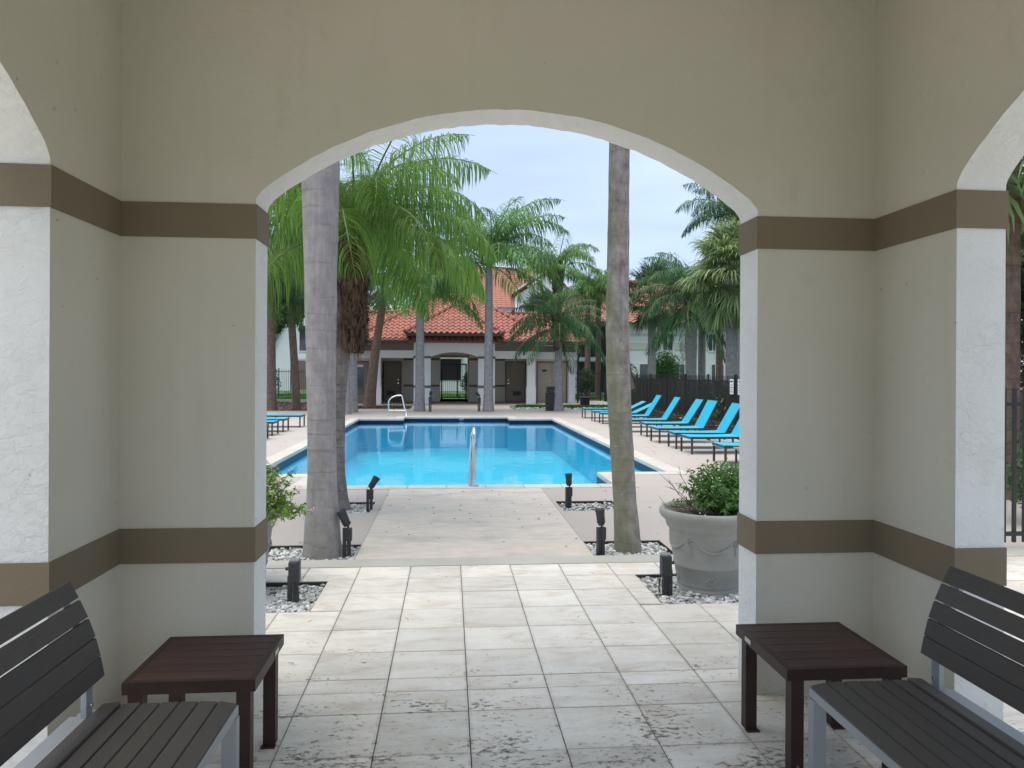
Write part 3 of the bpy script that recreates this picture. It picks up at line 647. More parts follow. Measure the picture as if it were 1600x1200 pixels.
# ================================================================== PAVILION
OX0, OX1, OY0, OY1, T = -1.74, 2.35, -0.31, 3.76, 0.22
LX, LY, SPR, TOP, EB = T + .61, T + .60, 2.38, 3.62, 0.007
pav = thing('pavilion', (0.305, 1.725, 0), 'cream and white stucco arched pavilion with brown bands framing the pool', 'pavilion')
def Lpoly(sx, sy, e=0.0):
    loc = [(-e, -e), (LX + e, -e), (LX + e, T + e), (T + e, T + e), (T + e, LY + e), (-e, LY + e)]
    ox = OX0 if sx > 0 else OX1; oy = OY0 if sy > 0 else OY1
    P = [(ox + sx * u, oy + sy * v) for u, v in loc]
    mis = [0, 0, 1, 1, 0, 0]
    if sx * sy < 0: P = P[::-1]; mis = [mis[(4 - i) % 6] for i in range(6)]
    return P, mis
for sx, sy in ((1, 1), (1, -1), (-1, 1), (-1, -1)):
    P, mis = Lpoly(sx, sy)
    pier = part('pier', MB().prism(P, 0, SPR, 0, mis), [m_ext, m_int], pav)
    Pe, _ = Lpoly(sx, sy, EB)
    for z0, z1 in ((0.703, 0.865), (2.218, 2.378)):
        part('band', MB().prism(Pe, z0, z1), m_band, pav)
HALF = 1.215
def archz(t):
    t = abs(t); x = t * HALF; z = .485 - (1.897 - math.sqrt(1.897**2 - x*x))
    if t > .955: z *= math.sqrt(max(0, 1 - ((t - .955) / .045)**2)) * .55 + .45 if t < 1 else 0
    return SPR + max(z, 0)
def arch_wall(f):
    """f(s, t, z): s along wall 0..1 over opening, t thickness 0 inner / 1 outer"""
    mb = MB(); N = 56; prev = None
    ts = [-1 + 2 * i / N for i in range(N + 1)]
    ts = sorted(set([round(x, 5) for x in ts] + [-.999, -.99, -.975, .975, .99, .999]))
    zs = [archz(x) + (random.uniform(-.0022, .0022) if abs(x) < .99 else 0) for x in ts]
    zo = [z + random.uniform(-.0022, .0022) for z in zs]
    for k in range(len(ts) - 1):
        a, b = ts[k], ts[k+1]
        mb.add([f(a, 0, zs[k]), f(b, 0, zs[k+1]), f(b, 0, TOP), f(a, 0, TOP)], [[0, 1, 2, 3]], 1)
        mb.add([f(a, 1, zo[k]), f(b, 1, zo[k+1]), f(b, 1, TOP), f(a, 1, TOP)], [[3, 2, 1, 0]], 0)
        mb.add([f(a, 0, zs[k]), f(b, 0, zs[k+1]), f(b, 1, zo[k+1]), f(a, 1, zo[k])], [[3, 2, 1, 0]], 0, True)
    return mb
XC = (OX0 + OX1) / 2; YC = (OY0 + OY1) / 2; HY = 1.215
def addside(mb, f, ext):
    for s in (-1, 1):
        a, b = s, s * ext
        mb.add([f(a, 0, SPR), f(b, 0, SPR), f(b, 0, TOP), f(a, 0, TOP)], [[0, 1, 2, 3]], 1)
        mb.add([f(a, 1, SPR), f(b, 1, SPR), f(b, 1, TOP), f(a, 1, TOP)], [[0, 1, 2, 3]], 0)
        mb.add([f(b, 0, SPR), f(b, 1, SPR), f(b, 1, TOP), f(b, 0, TOP)], [[0, 1, 2, 3]], 0)
for sgn, oy in ((1, OY1), (-1, OY0)):
    f = lambda s, t, z: (XC + s * HALF, oy - sgn * T * (1 - t), z)
    mb = arch_wall(f); addside(mb, f, (OX1 - XC) / HALF)
    part('arch_wall', mb, [m_ext, m_int], pav)
for sgn, ox in ((1, OX1), (-1, OX0)):
    f = lambda s, t, z: (ox - sgn * T * (1 - t), YC + s * HY, z)
    mb = arch_wall(f); addside(mb, f, (OY1 - T - .0005 - YC) / HY)
    part('arch_wall', mb, [m_ext, m_int], pav)
part('ceiling', MB().box(OX0 + .003, OX1 - .003, OY0 + .003, OY1 - .003, TOP - 0.14, TOP - .003), m_int, pav)

# terracotta roofs
def slope(mb, E0, E1, T0, T1, per=0.24, row=0.34, h=0.08, ns=6, lift=0.03):
    E0, E1, T0, T1 = map(Vector, (E0, E1, T0, T1)); ax = (E1 - E0).normalized()
    upd = (T0 - E0) - ax * (T0 - E0).dot(ax); L = upd.length; upd.normalize(); nrm = ax.cross(upd)
    if nrm.z < 0: nrm = -nrm
    l0, l1 = 0.0, (E1 - E0).length; t0, t1 = (T0 - E0).dot(ax), (T1 - E0).dot(ax)
    n = max(1, round(L / row))
    for k in range(n):
        v0, v1 = k / n, (k + 1) / n
        a0, b0 = l0 + (t0 - l0) * v0, l1 + (t1 - l1) * v0; a1, b1 = l0 + (t0 - l0) * v1, l1 + (t1 - l1) * v1
        if b0 - a0 < 0.05: continue
        st = per / ns; i0 = math.floor(a0 / st) + 1; i1 = math.ceil(b0 / st)
        xs_ = [a0] + [i * st for i in range(i0, i1)] + [b0]
        lo = []; hi = []; lip = []
        for x in xs_:
            ph = (x / per) % 1.0; z = h * (math.sin(ph / .62 * math.pi) if ph < .62 else -.25 * math.sin((ph - .62) / .38 * math.pi))
            jz = lift + .004 * math.sin(math.floor(x / per) * 2.7 + k * 2.1)
            lo.append(E0 + ax * x + upd * (v0 * L - .02) + nrm * (z + jz)); lip.append(E0 + ax * x + upd * (v0 * L - .02) + nrm * (z + jz - .04))
            xc = min(max(x, a1), b1); hi.append(E0 + ax * xc + upd * (v1 * L) + nrm * (z * .85))
        m_ = len(xs_); fs = [[i, i + 1, m_ + i + 1, m_ + i] for i in range(m_ - 1)]
        mb.add(lo + hi, fs, 0, True)
        mb.add(lip + lo, fs, 0, True)
    return mb
def hip_caps(mb, a, b, r=0.11, seg=0.4):
    a, b = Vector(a), Vector(b); n = max(1, int((b - a).length / seg))
    for k in range(n):
        p, q = a.lerp(b, k / n), a.lerp(b, (k + 1) / n + .02 / n)
        mb.tube([p + Vector((0, 0, .05)), q + Vector((0, 0, .03))], [r, r * .82], 8, 0, True)
def hip_roof(root, x0, x1, y0, y1, z0, xr0, xr1, yr, zr, **k):
    mb = MB()
    slope(mb, (x0, y0, z0), (x1, y0, z0), (xr0, yr, zr), (xr1, yr, zr), **k)
    slope(mb, (x1, y1, z0), (x0, y1, z0), (xr1, yr, zr), (xr0, yr, zr), **k)
    slope(mb, (x0, y1, z0), (x0, y0, z0), (xr0, yr, zr), (xr0, yr, zr), **k)
    slope(mb, (x1, y0, z0), (x1, y1, z0), (xr1, yr, zr), (xr1, yr, zr), **k)
    tag(part('roof_tiles', mb, m_roof, root), kind='stuff')
    cp = MB()
    for (cx, cy, rx) in ((x0, y0, xr0), (x0, y1, xr0), (x1, y0, xr1), (x1, y1, xr1)): hip_caps(cp, (cx, cy, z0), (rx, yr, zr))
    if xr1 - xr0 > .1: hip_caps(cp, (xr0, yr, zr), (xr1, yr, zr))
    part('ridge_caps', cp, m_roofcap, root)
ov = .2
hip_roof(pav, OX0 - ov, OX1 + ov, OY0 - ov, OY1 + ov, TOP + .02, XC, XC + .02, YC, TOP + 1.3)
part('eave', MB().box(OX0 - ov + .02, OX1 + ov - .02, OY0 - ov + .02, OY1 + ov - .02, TOP - .001, TOP + .02), m_band, pav)

# ================================================================== POOL HOUSE
ph = thing('pool_house', (0.22, 38, 0), 'low white pool house with terracotta tile roof and arched gate passage behind the pool', 'building')
yf, yb = 36.1, 39.3
class _BX(list):
    def box(s, *a): s.append(a); return s
fa = _BX()
for s in (-1, 1):
    X = lambda a, b: (min(.22 + s * a, .22 + s * b), max(.22 + s * a, .22 + s * b))
    a, b = X(1.16, 1.98); fa.box(a, b, yf, yf + .3, 0, 3.05)
    a, b = X(1.98, 4.02); fa.box(a, b, yf + .06, yf + .34, 2.25, 2.62)
    a, b = X(3.58, 3.98); fa.box(a, b, yf + .03, yf + .36, 0, 2.248)
    a, b = X(3.55, 4.01); fa.box(a, b, yf, yf + .39, 0, .86)
    a, b = X(4.02, 6.06); fa.box(a, b, yf + .5, yf + .8, 2.24, 2.60)
    a, b = X(5.72, 6.06); fa.box(a, b, yf + .503, yf + 6, 0, 2.238)
boxes('wall', fa, m_farwhite, ph)
fr_ = MB(); N = 24      # arched front over the passage
for k in range(N):
    t0, t1 = -1 + 2*k/N, -1 + 2*(k+1)/N
    z = lambda t: 2.28 + .40 * math.sqrt(max(0, 1 - (t*.93)**2)) - .14
    x0, x1 = .22 + t0 * 1.16, .22 + t1 * 1.16
    fr_.add([(x0, yf, z(t0)), (x1, yf, z(t1)), (x1, yf, 3.05), (x0, yf, 3.05)], [[0, 1, 2, 3]])
    fr_.add([(x0, yf, z(t0)), (x1, yf, z(t1)), (x1, yf + .3, z(t1)), (x0, yf + .3, z(t0))], [[3, 2, 1, 0]])
part('arch_front', fr_, m_farwhite, ph)
bn = _BX()
for z0, z1 in ((.79, .92), (2.235, 2.35)):
    for s in (-1, 1):
        a, b = sorted((.22 + s * 1.14, .22 + s * 2.0)); bn.box(a, b, yf - .02, yf + .32, z0, z1)
for z0, z1 in ((.79, .90), (2.19, 2.32)):
    for (x0, x1) in ((-2.45, -.56), (1.02, 2.95)): bn.box(x0, x1, yb - .02, yb + .01, z0, z1)
boxes('band', bn, m_farbrown, ph)
rw = _BX()   # tan recessed walls
for (x0, x1, z0, z1) in ((-3.6, -3.5, 0, 2.9), (-2.55, -.54, 0, 2.9), (1.0, 2.95, 0, 2.9), (4.06, 4.3, 0, 2.9), (-3.5, -2.55, 2.1, 2.9), (2.95, 4.06, 2.12, 2.9), (-.54, 1.0, 2.48, 2.9)):
    rw.box(x0, x1, yb, yb + .2, z0, z1)
rw.box(-.66, -.54, yb + .2, 42.6, 0, 2.6); rw.box(1.0, 1.12, yb + .2, 42.6, 0, 2.6)
rw.box(-.54, 1.0, yb, 42.6, 2.6, 2.75)
rw.box(-5.84, -3.8, yf + .9, yf + 1.1, 2.08, 2.24); rw.box(4.24, 6.28, yf + .9, yf + 1.1, 2.12, 2.24)
rw.box(-5.84, -5.0, yf + .9, yf + 1.1, 0, 2.08); rw.box(-4.0, -3.8, yf + .9, yf + 1.1, 0, 2.08)
rw.box(4.24, 4.36, yf + .9, yf + 1.1, 0, 2.12); rw.box(5.95, 5.99, yf + .9, yf + 1.1, 0, 2.12)
rw.box(-3.8, -3.6, yf + .9, yb + .2, 0, 2.9); rw.box(4.24, 4.36, yf + 1.1, yb + .2, 0, 2.9)
rw.box(-5.84, 6.28, yf + 6.2, yf + 6.4, 2.4, 2.9); rw.box(-5.84, -.66, yf + 6.2, yf + 6.4, 0, 2.4); rw.box(1.12, 6.28, yf + 6.2, yf + 6.4, 0, 2.4)
rw.box(-5.6, 6.1, yf + .34, yf + 6.2, 2.905, 2.95)
boxes('recessed_wall', rw, m_fartan, ph)
fs_ = _BX()
fs_.box(-1.9, 2.34, yf - .25, yf - .01, 3.05, 3.30)
for s in (-1, 1):
    a, b = sorted((.22 + s * 2.0, .22 + s * 4.05)); fs_.box(a, b, yf + .02, yf + .3, 2.62, 3.0)
    a, b = sorted((.22 + s * 4.05, .22 + s * 6.06)); fs_.box(a, b, yf + .45, yf + .75, 2.6, 2.98)
boxes('fascia', fs_, m_farbrown, ph)
gt = _BX(); gt.box(-2.1, 2.54, 34.88, 34.98, 3.33, 3.43); gt.box(-6.25, -2.0, 35.3, 35.4, 2.97, 3.08); gt.box(2.44, 6.7, 35.3, 35.4, 2.97, 3.08)
boxes('gutter', gt, mat('bronze_gutter', (0.06, 0.055, 0.05), 0.5, 0.1, 2), ph)
dsp = MB(); dsp.tube([(6.55, 35.4, 3.0), (6.55, 35.9, 2.5), (6.4, 36.5, 2.3), (6.4, 36.5, .05)], .05, 6)
part('downpipe', dsp, m_dark, ph)
sof = _BX(); sof.box(-6.2, 6.65, 35.42, 42.9, 2.99, 3.04); sof.box(-2.05, 2.5, 35.0, 37.4, 3.305, 3.36)
boxes('soffit', sof, m_farbrown, ph)
def door(x0, x1, y, h, m_, vent=None, plaque=False, side=1, window=False, double=False):
    f = part('door_frame', MB().box(x0 - .06, x0, y - .03, y + .1, 0, h + .06).box(x1, x1 + .06, y - .03, y + .1, 0, h + .06).box(x0, x1, y - .03, y + .1, h, h + .06), m_farbrown, ph)
    leaves = ((x0, x1),) if not double else ((x0, (x0+x1)/2 - .005), ((x0+x1)/2 + .005, x1))
    for (a, b) in leaves:
        d = part('door', MB().box(a + .008, b - .008, y + .02, y + .07, .012, h - .008), m_, ph)
        hx = (b - .12) if side > 0 else (a + .12)
        part('handle', MB().tube([(hx, y + .02, .98), (hx, y - .04, .98)], .03, 8).box(hx - .05, hx + .05, y - .06, y - .03, .96, 1.0).tube([(hx, y + .02, 1.15), (hx, y, 1.15)], .03, 8), m_steel, d)
        if vent:
            v = MB()
            for k in range(5): v.box(a + vent + k * .085, a + vent + k * .085 + .07, y + .008, y + .018, .33, .56)
            part('vent', v, m_dark, d)
        if window: part('pane', MB().box(a + .28, b - .2, y + .008, y + .018, .42, 1.78), m_glass, d); part('notice', MB().box(a + .30, b - .22, y + .0, y + .006, 1.8, 1.92), m_farwhite, d)
        if plaque: part('plaque', MB().box(a + .22, a + .46, y + .008, y + .018, 1.62, 1.72), m_dark, d)
        plaque = False
door(-3.5, -2.6, yb + .03, 2.07, m_dooor_brown, vent=.18, side=1)
door(3.0, 4.02, yb + .03, 2.1, mat('door_taupe', (0.38, 0.32, 0.26), .6, .05, 2), vent=.38, side=-1)
door(-4.93, -4.07, yf + .93, 2.05, m_dooor_brown, window=True, side=-1)
door(4.43, 5.9, yf + .93, 2.08, m_door_tan, plaque=True, side=1, double=True)
door_ = None
hip_roof(ph, -6.15, 6.6, 35.35, 42.9, 3.04, -4.45, 4.9, 38.0, 4.58, row=.32, per=.27)
hip_roof(ph, -4.55, 4.95, 35.48, 43.2, 3.16, -.78, 1.06, 39.3, 5.6, row=.32, per=.27)
pm = MB(); slope(pm, (-2.12, 34.9, 3.42), (2.56, 34.9, 3.42), (.22, 37.2, 4.95), (.22, 37.2, 4.95), per=.27, row=.32)
slope(pm, (-2.12, 39.5, 3.42), (-2.12, 34.9, 3.42), (.22, 39.5, 4.95), (.22, 37.2, 4.95), per=.27, row=.32)
slope(pm, (2.56, 34.9, 3.42), (2.56, 39.5, 3.42), (.22, 37.2, 4.95), (.22, 39.5, 4.95), per=.27, row=.32)
tag(part('portico_roof_tiles', pm, m_roof, ph), kind='stuff')
cp = MB(); hip_caps(cp, (-2.12, 34.9, 3.42), (.22, 37.2, 4.95)); hip_caps(cp, (2.56, 34.9, 3.42), (.22, 37.2, 4.95)); hip_caps(cp, (.22, 37.2, 4.95), (.22, 38.8, 4.95))
part('ridge_caps', cp, m_roofcap, ph)
part('lamp', MB().tube([(.27, yf - .27, 3.05), (.27, yf - .27, 2.93)], .05, 8), m_farwhite, ph)
# black gate in the passage
gate = thing('passage_gate', (0.23, 42.2, 0), 'black metal picket gate closing the arched passage of the pool house', 'gate')
gf = MB(); gf.box(-.5, .96, 42.16, 42.22, 1.98, 2.05).box(-.5, .96, 42.16, 42.22, .1, .16).box(-.5, -.42, 42.15, 42.23, 0, 2.06).box(.88, .96, 42.15, 42.23, 0, 2.06).box(.4, .46, 42.15, 42.23, .1, 2.05)
part('gate_frame', gf, m_black, gate)
pk = mesh_of('picket', MB().box(-.009, .009, -.009, .009, .12, 2.0), m_black)
for k in range(13): link('picket', pk, gate, (-.68 + k * .105, 0, 0))

# ================================================================== FENCES
def fence(name, label, p0, p1, h=1.5, sp=.11, screen=False, z=0., grp=None, post=2.3, pw=.009):
    p0, p1 = Vector((*p0, z)), Vector((*p1, z)); d = p1 - p0; L = d.length; ang = math.atan2(d.y, d.x)
    t = thing(name, p0, label, 'fence', grp, rz=ang)
    me = mesh_of('picket', MB().box(-pw, pw, -pw, pw, .06, h).add([(-pw, -pw, h), (pw, -pw, h), (pw, pw, h), (-pw, pw, h), (0, 0, h + .03)], [[0, 1, 4], [1, 2, 4], [2, 3, 4], [3, 0, 4]]), m_black)
    for k in range(int(L / sp)): link('picket', me, t, ((k + .5) * sp, 0, 0))
    rl = MB()
    for zz in (.12, h - .16): rl.box(0, L, -.018, .018, zz, zz + .035)
    link('rail', mesh_of('rail', MB().box(0, L, -.018, .018, .12, .155), m_black), t)
    link('rail', mesh_of('rail', MB().box(0, L, -.018, .018, h - .16, h - .125), m_black), t)
    pm_ = mesh_of('post', MB().box(-.03, .03, -.03, .03, 0, h + .04).box(-.036, .036, -.036, .036, h + .04, h + .06), m_black)
    n = max(1, round(L / post))
    for k in range(n + 1): link('post', pm_, t, (k * L / n, 0, 0))
    if screen:
        for k in range(n):
            x0, x1 = k * L / n + .04, (k + 1) * L / n - .04; q = MB(); m2 = 14
            for i in range(m2):
                a, b = x0 + (x1 - x0) * i / m2, x0 + (x1 - x0) * (i + 1) / m2
                za, zb = h - .1 - .05 * math.sin(math.pi * i / m2), h - .1 - .05 * math.sin(math.pi * (i + 1) / m2)
                ya, yb_ = -.022 - .012 * math.sin(i * 1.7 + k), -.022 - .012 * math.sin((i + 1) * 1.7 + k)
                q.add([(a, ya, .1), (b, yb_, .1), (b, yb_, zb), (a, ya, za)], [[0, 1, 2, 3]])
            link('screen_panel', mesh_of('screen_panel', q, m_screen), t)
    return t
fence('picket_fence', 'black picket fence with dark screening behind the blue loungers on the right', (8.28, 38.9), (8.28, 7.2), 1.5, screen=True, sp=.13)
fence('picket_fence', 'open black picket fence joining the right end of the pool house', (6.45, 39.9), (8.25, 39.9), 1.65, z=.03)
fence('picket_fence', 'black picket fence behind the left palms with lawn showing through', (-14.4, 45.5), (-6.2, 45.5), 1.68)
fence('picket_fence', 'near black picket fence seen past the right pier', (4.92, 6.35), (8.24, 6.35), 1.47, sp=.1, pw=.0135)
# signs on the fence
for k, (x_, lab) in enumerate(((20.9, 'small white notice sign, left of two on the screened fence'), (20.3, 'small white notice sign, right of two on the screened fence'))):
    sgn = thing('notice_sign', (8.21, x_, .98), lab, 'sign', 'notice signs on the screened fence')
    part('board', MB().box(8.205, 8.215, x_ - .13, x_ + .13, .98, 1.42), m_farwhite, sgn)
    pr_ = MB()
    for i, zz in enumerate((1.33, 1.24, 1.17, 1.10, 1.04)):
        wv = .09 if i % 2 == k else .06; pr_.box(8.201, 8.204, x_ - wv, x_ + wv, zz, zz + (.045 if i == 0 else .02))
    part('printing', pr_, m_black, sgn)

# ================================================================== FAR BUILDINGS
def window(root, x0, x1, y, z0, z1, fr=.07, mull=0):
    f = MB(); f.box(x0 - fr, x0, y - .05, y, z0 - fr, z1 + fr).box(x1, x1 + fr, y - .05, y, z0 - fr, z1 + fr).box(x0, x1, y - .05, y, z0 - fr, z0).box(x0, x1, y - .05, y, z1, z1 + fr)
    for k in range(mull): xm = x0 + (x1 - x0) * (k + 1) / (mull + 1); f.box(xm - .025, xm + .025, y - .045, y - .005, z0, z1)
    w_ = part('window', f, m_farwhite, root)
    part('pane', MB().box(x0, x1, y - .02, y - .004, z0, z1), m_glass, w_)
# two storey building right of the pool house
rb = thing('apartment_building', (15, 56, 0), 'white two-storey apartment building with brown bands behind the screened fence', 'building')
rbw = _BX(); rbw.box(12.4, 24, 52, 66, 0, 5.3); rbw.box(7.2, 12.4, 53.8, 66, 0, 5.3)
boxes('wall', rbw, m_farwhite, rb)
bb = _BX()
for (x0, x1) in ((12.9, 15.2), (16.1, 18.6), (19.3, 24)): bb.box(x0, x1, 51.95, 51.999, 3.25, 3.75); bb.box(x0, x1, 51.95, 51.999, 4.25, 4.42)
bb.box(7.2, 9.2, 53.75, 53.799, 3.25, 3.75)
boxes('band', bb, m_fartan, rb)
part('balcony_opening', MB().box(9.4, 12.2, 53.76, 53.798, 2.75, 5.0), m_dark, rb)
part('balcony_slab', MB().box(9.2, 12.39, 53.0, 53.8, 2.42, 2.68), m_farwhite, rb)
part('lower_opening', MB().box(9.4, 12.2, 53.76, 53.798, .1, 2.35), m_dark, rb)
br_ = MB(); br_.box(9.25, 12.38, 53.02, 53.06, 3.6, 3.66)
for k in range(24): br_.box(9.3 + k * .13, 9.33 + k * .13, 53.02, 53.05, 2.68, 3.6)
part('balcony_railing', br_, m_black, rb)
for (x0, x1, z0, z1) in ((15.3, 16.0, 3.2, 4.4), (16.2, 16.9, 1.0, 2.2), (18.7, 19.25, 3.2, 4.4), (18.9, 19.8, .9, 2.2), (13.6, 15.0, .9, 2.2), (21.5, 22.5, .9, 2.2)): window(rb, x0, x1, 51.99, z0, z1, mull=1)
for x_ in (12.75, 16.05, 19.2): part('downpipe', MB().tube([(x_, 51.9, 5.2), (x_, 51.9, .1)], .06, 6), m_farwhite, rb)
hip_roof(rb, 6.6, 24.6, 51.3, 66.5, 5.15, 12, 19, 59, 9.0, row=.45, per=.4, ns=4)
# tall tiled roof building behind the pool house
tb = thing('tall_building', (4, 82, 0), 'tall white building with wide steep terracotta roof rising behind the pool house', 'building')
boxes('wall', ((-10, 6.59, 76, 90, 0, 8.3), (6.6, 12.2, 73, 80, 0, 9.2)), m_farwhite, tb)
gw = MB(); gw.add([(6.6, 73, 9.199), (12.2, 73, 9.199), (12.2, 73, 9.6), (9.6, 73, 11.2)], [[0, 1, 2, 3]])
part('gable', gw, m_farwhite, tb)
tr_ = MB(); slope(tr_, (-3.0, 75, 8.2), (8.2, 75, 8.2), (-.9, 83, 13.2), (9.3, 83, 13.2), per=.5, row=.5, ns=4, h=.06)
slope(tr_, (13.4, 73, 8.6), (13.4, 84, 8.6), (9.5, 77, 13.1), (9.5, 84, 13.1), per=.5, row=.5, ns=4, h=.06)
slope(tr_, (6.4, 79, 9.6), (6.4, 72.6, 9.6), (9.4, 79, 11.6), (9.4, 72.6, 11.6), per=.5, row=.5, ns=4, h=.06)
slope(tr_, (-10.4, 90.5, 8.2), (-10.4, 75, 8.2), (-.9, 83, 13.2), (-.9, 83, 13.2), per=.5, row=.5, ns=4, h=.06)
tag(part('roof_tiles', tr_, m_roof, tb), kind='stuff')
tt = MB(); hip_caps(tt, (-.9, 83, 13.3), (9.4, 83, 13.3), .16); tt.bar((6.3, 72.5, 9.55), (9.4, 72.5, 11.6), .3, .16)
part('ridge_caps', tt, m_farwhite, tb)
for (x0, x1) in ((-7, -5.4), (-3, -1.4), (8, 9.2)): window(tb, x0, x1, 75.99 if x0 < 5 else 72.99, 5.2, 6.8)
# block with a parapet, left behind the pool house
lb = thing('parapet_building', (-7, 66, 0), 'white building with flat parapets left of the tall terracotta roof', 'building')
boxes('wall', ((-11.2, -2.4, 64, 72, 0, 6.6), (-10.2, -4.2, 66, 71.9, 6.601, 7.9)), m_farwhite, lb)
part('band', MB().box(-11.25, -2.35, 63.95, 64, 5.2, 6.1), m_fartan, lb)
part('coping', MB().box(-11.3, -2.3, 63.9, 64.2, 6.6, 6.75), m_farwhite, lb)
# far left building with sloping gable
fl_ = thing('stair_building', (-13, 60, 0), 'white building with a steep brown gable edge at the far left behind the palms', 'building')
gl_ = MB(); gl_.add([(-18, 60, 0), (-12.7, 60, 0), (-12.7, 60, 6.4), (-14.2, 60, 3.6), (-18, 60, -.0)], [[0, 1, 2, 3]])
part('wall', MB().prism([(-12.65, 60.1), (-9.4, 60.1), (-9.4, 68), (-12.65, 68)], 0, 7.2), m_farwhite, fl_)
gq = MB(); vs = [(-17, 0), (-12.7, 0), (-12.7, 6.0), (-14.4, 2.8), (-17, 2.8)]
gq.add([(x, 59.9, z) for x, z in vs] + [(x, 62, z) for x, z in vs], [[0, 1, 2, 3, 4], [9, 8, 7, 6, 5]] + [[i, (i + 1) % 5, 5 + (i + 1) % 5, 5 + i] for i in range(5)])
part('gable', gq, m_farwhite, fl_)
part('sloping_trim', MB().bar((-14.55, 59.8, 2.8), (-12.6, 59.8, 6.6), .3, .28), m_farbrown, fl_)
part('floor_band', MB().box(-12.6, -9.4, 60.04, 60.09, 2.5, 2.85), m_farwhite, fl_)
window(fl_, -12.0, -11.3, 60.08, 3.2, 5.2); window(fl_, -11.0, -10.0, 60.08, 3.2, 5.2)
part('lower_opening', MB().box(-12.3, -9.6, 60.05, 60.09, .1, 2.4), m_farbrown, fl_)
# building glimpsed through the passage
pb_ = thing('courtyard_building', (1, 66, 0), 'white courtyard building glimpsed through the gated passage', 'building')
part('wall', MB().box(-2.4, 3.2, 60, 63.9, 0, 3.6), m_farwhite, pb_)
part('dark_screen', MB().box(-2.2, .9, 59.93, 59.99, .9, 2.6), m_dark, pb_)
part('canopy', MB().box(-2.3, 1.1, 59.3, 59.92, 2.65, 3.3), m_fartan, pb_)

# ================================================================== PALMS
def frond_mesh(name, L, el, bend, nl, ll, lw, seed, drp=1.0, up_=0.35, rach=0.018, side_k=1.0, segs=3, mt=None):
    rg = random.Random(seed); mb = MB(); n = 26; pts = [Vector((0, 0, 0))]; tans = []
    for i in range(n):
        s = (i + .5) / n; a = el - bend * s ** 1.15
        t = Vector((math.cos(a), 0, math.sin(a))); t.y = .05 * math.sin(s * 3 + seed); tans.append(t.normalized()); pts.append(pts[-1] + t.normalized() * L / n)
    rad = [rach * (1 - .85 * i / n) for i in range(n + 1)]
    mb.tube(pts[::2], rad[::2], 5, 1, cap=False)
    twist0 = rg.uniform(-.3, .3)
    for k in range(nl):
        s = .17 + .83 * (k + rg.uniform(-.3, .3)) / nl; s = min(max(s, .16), .995)
        fi = s * n; i = min(int(fi), n - 1); p = pts[i].lerp(pts[i + 1], fi - i); t = tans[i]
        env = math.sin(math.pi * min(1, .18 + s * .86)) ** .55
        for sg in (-1, 1):
            sd_ = Vector((0, sg, 0)); upv = t.cross(Vector((0, 1, 0))); upv = -upv if upv.z < 0 else upv
            d = (sd_ * side_k + t * rg.uniform(.35, .7) + upv * (rg.uniform(-.25, .6) * up_ * 2 + sg * twist0)).normalized()
            l_ = ll * env * rg.uniform(.8, 1.1); q = p.copy(); w_ = lw * rg.uniform(.8, 1.15)
            wv = d.cross(Vector((rg.uniform(-.5, .5), rg.uniform(-.3, .3), 1))).normalized()
            vs = [q - wv * w_ * .3, q + wv * w_ * .3]
            for j in range(segs):
                d = (d + Vector((0, 0, -1)) * drp * (.42 + .5 * j) * 3 / segs * rg.uniform(.75, 1.25)).normalized(); q = q + d * l_ / segs
                ww = w_ * (1 - .15 * j) / 2 if j < segs - 1 else 0
                if ww: vs += [q - wv * ww, q + wv * ww]
                else: vs.append(q)
            fs = [[2*j, 2*j+1, 2*j+3, 2*j+2] for j in range(segs - 1)] + [[2*segs - 2, 2*segs - 1, 2*segs]]
            mb.add(vs, fs, 0)
    return mesh_of(name, mb, [mt, m_stalk])
def fan_mesh(name, pet, r_, nseg, seed, el, drp, mt):
    rg = random.Random(seed); mb = MB()
    t = Vector((math.cos(el), 0, math.sin(el))); pts = [Vector((0, 0, 0)), t * pet * .5 + Vector((0, 0, .03)), t * pet]
    mb.tube(pts, [.02, .014, .01], 5, 1, cap=False); hub = pts[-1]; sd_ = Vector((0, 1, 0)); u = t.cross(sd_)
    for k in range(nseg):
        a = (-1 + 2 * (k + .5) / nseg) * 2.25 + rg.uniform(-.04, .04); d = (t * math.cos(a) + sd_ * math.sin(a) + u * rg.uniform(-.12, .12)).normalized()
        l_ = r_ * (.72 + .28 * math.cos(a * .6)) * rg.uniform(.88, 1.08); q = hub.copy(); wv = d.cross(u).normalized()
        w_ = .022 * r_ / .8; vs = [q - wv * w_ * .2, q + wv * w_ * .2]
        for j in range(4):
            d = (d + Vector((0, 0, -1)) * drp * (.04, .16, .6, 1.1)[j] * rg.uniform(.7, 1.3)).normalized(); q = q + d * l_ / 4
            ww = w_ * (1.2, 1.0, .55, 0)[j]
            if ww: vs += [q - wv * ww, q + wv * ww]
            else: vs.append(q)
        mb.add(vs, [[0, 1, 3, 2], [2, 3, 5, 4], [4, 5, 7, 6], [6, 7, 8]], 0)
    return mesh_of(name, mb, [mt, m_stalk])
FM = {}
def buckets(key, mt, near=False, L=3.0, thin=1.0):
    if key in FM: return FM[key]
    out = []
    for bi, (el, bend) in enumerate(((80, 100), (66, 122), (50, 122), (28, 108), (0, 80), (-35, 45))):
        for sd_ in range(2):
            out.append((bi, frond_mesh('frond', L, R(el), R(bend), int((100 if near else 60) * thin), L * (.31 if near else .26), (.0165 if near else .030), bi * 10 + sd_, mt=mt, segs=4 if near else 3, drp=1.3 if near else 1.2, up_=.5 if near else .95, rach=.02 if near else .028)))
    FM[key] = out; return out
